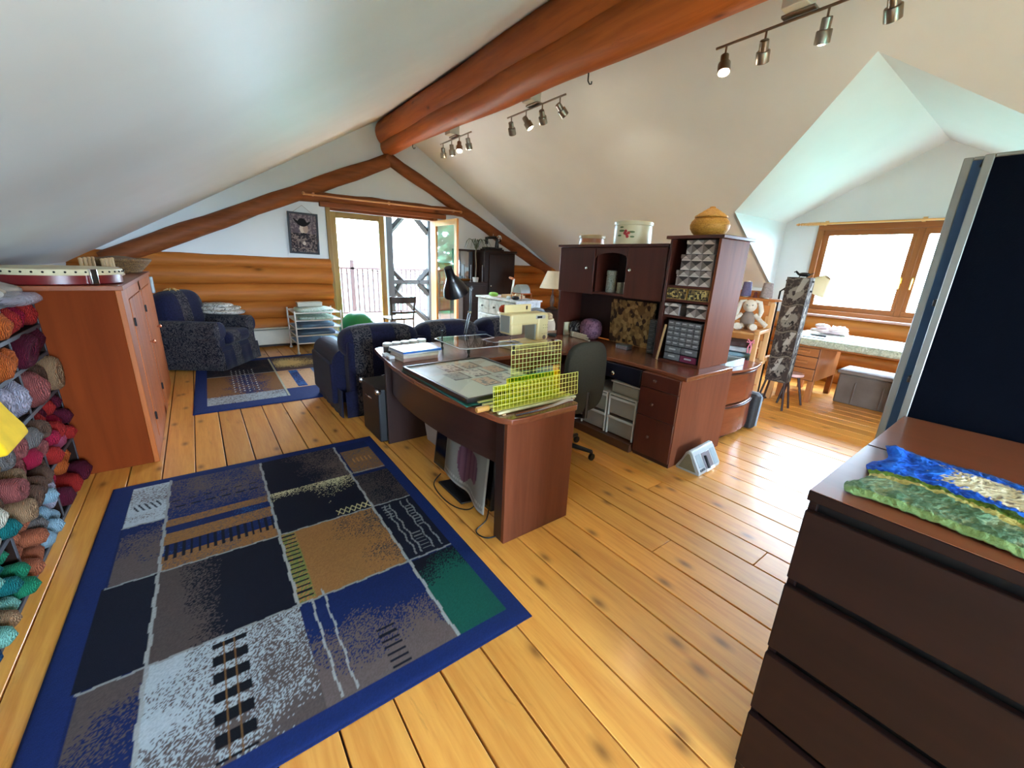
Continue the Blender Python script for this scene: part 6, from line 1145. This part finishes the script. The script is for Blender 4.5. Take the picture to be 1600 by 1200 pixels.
# baskets of fabric in front of the painted dresser, behind the sewing machine
fb = thing('fabric_tote', 'beige canvas tote stuffed with fabrics beyond the sewing machine', 'tote bag', (3.55, 4.2, 0), 10); CANV = flat('beige_canvas', C(176, 160, 140), .9, var=.12, scale=8, bump=.2)
B().prism([(-.2, -.24), (.2, -.24), (.2, .24), (-.2, .24)], .0, .5).obj('stand', flat('blue_grey_tub', C(92, 106, 124), .6), fb, .03, 4); B().ball((0, 0, .66), (.22, .27, .17), 24, 14, None, 4).obj('bag', CANV, fb); B().tube([(.225 * math.cos(t), .275 * math.sin(t), .80) for t in [2 * math.pi * i / 24 for i in range(25)]], .012, 8, False).obj('rim', CRM, fb)
for i, (x, y, z, r_, cc) in enumerate(((-.06, -.1, .86, (.12, .12, .06), (120, 134, 156)), (.08, .02, .87, (.1, .1, .06), (150, 160, 172)), (-.02, .14, .85, (.1, .1, .06), (216, 210, 160)), (.05, -.19, .84, (.07, .06, .05), (206, 176, 130)))): B().ball((x, y, z), r_, 14, 8, None, 2.6).obj('fabric', patches('tote_%d' % i, [C(*cc), mul(C(*cc), .55), mul(C(*cc), 1.2)], 12, .8, 'NOISE'), fb)
ybk = thing('yarn_basket', 'white-rimmed basket of orange and red wool in front of the painted dresser', 'basket', (3.5, 4.66, 0)); B().lathe([(0, 0), (.13, 0), (.17, .82), (.16, .82), (0, .1)], (0, 0, 0), 24).obj('basket', flat('pale_basket', C(190, 180, 160), .8, var=.15, scale=40, bump=.4), ybk)
B().tube([(.17 * math.cos(t), .17 * math.sin(t), .82) for t in [2 * math.pi * i / 24 for i in range(25)]], .012, 8, False).obj('rim', CRM, ybk)
for i, (x, y, cc) in enumerate(((-.07, .06, (180, 70, 36)), (.05, .08, (140, 36, 34)), (.02, -.06, (196, 120, 60)), (-.06, -.07, (120, 96, 60)))): B().ball((x, y, .86), (.075, .075, .065), 14, 10).obj('ball_of_wool', yarn_mat(cc), ybk)
# table lamp far right
tl = thing('table_lamp', 'table lamp with a plain cream cone shade near the eave', 'lamp', (5.7, 6.2, 0)); box('pedestal', -.2, .2, -.2, .2, 0, .62, DWZ, tl, .01); B().lathe([(0, .62), (.09, .62), (.1, .64), (.03, .68), (.05, .78), (.03, .9), (.012, .94), (.012, 1.06), (0, 1.06)], (0, 0, 0), 22).obj('base', flat('brown_ceramic', C(74, 52, 40), .3), tl); B().lathe([(.13, 1.37), (.27, 1.04), (.267, 1.04), (.127, 1.37)], (0, 0, 0), 36, close=False).obj('lamp_shade', flat('linen_shade', C(196, 180, 150), .8, var=.04), tl)
# ================================================================ spotlight tracks
STL = flat('brushed_steel', C(150, 140, 128), .32, 1, .05); MBX = flat('cream_box', C(206, 200, 184), .5, var=.03); BULB = emit('lit_bulb', (1, .84, .6, 1), LAMPE)
DBULB = flat('dim_bulb', C(180, 176, 168), .25)
def track(lab, x, y, z, half, heads, group='spotlight tracks under the ridge beam'):
    t = thing('track_light', lab, 'track light', (x, y, z), group=group)
    box('mount_box', -.12, .03, -.075, .075, .03, .17, MBX, t, .006); box('canopy', -.045, .045, -.1, .1, .012, .03, STL, t, .005); B().tube([(0, -half, 0), (0, half, 0)], .0095, 10).obj('bar', STL, t)
    for yy, (ax, ay), lit in heads:
        h = bpy.data.objects.new('spot_head', None); COL.objects.link(h); h.parent = t; h.location = (0, yy, -.008); h.scale = (1.25, 1.25, 1.25); M_ = Matrix.Rotation(R(ax), 4, 'X') @ Matrix.Rotation(R(ay), 4, 'Y')
        B().tube([(0, 0, .004), (0, 0, -.055)], .006, 8).obj('stem', STL, h)
        B().lathe([(0, .03), (.02, .03), (.024, .026), (.024, -.02), (.034, -.022), (.036, -.026), (.036, -.078), (.033, -.08), (.031, -.05), (0, -.045)], (0, 0, -.07), 20, M_).obj('shade', STL, h)
        B().lathe([(0, -.05), (.024, -.052), (.026, -.07), (.014, -.084), (0, -.086)], (0, 0, -.07), 14, M_).obj('bulb', BULB if lit else DBULB, h)
        if lit:
            d = bpy.data.lights.new('spot_beam', 'SPOT'); d.energy = lit * SPOTW; d.color = (1, .86, .66); d.spot_size = R(95); d.spot_blend = .9; d.shadow_soft_size = .03
            o = bpy.data.objects.new('spot_beam', d); COL.objects.link(o); o.parent = h; o.matrix_local = Matrix.Translation((0, 0, -.07)) @ M_ @ Matrix.Translation((0, 0, -.095))
track('brushed steel four-spot track light nearest the gable wall', 3.235, 5.78, 3.16, .44, ((-.36, (10, -20), .8), (-.12, (-20, 10), .5), (.1, (15, -15), .8), (.36, (10, -10), 0)))
track('brushed steel four-spot track light halfway along the ridge beam', 3.27, 4.06, 3.16, .5, ((-.42, (-8, -50), 1.5), (-.14, (25, -35), 0), (.14, (-25, -25), .5), (.42, (25, -30), 0)))
track('brushed steel four-spot track light closest overhead, over the open floor', 3.44, 1.52, 3.13, .56, ((-.5, (0, -40), .6), (-.17, (10, -22), .25), (.2, (15, -35), 0), (.48, (-14, 14), .25)))
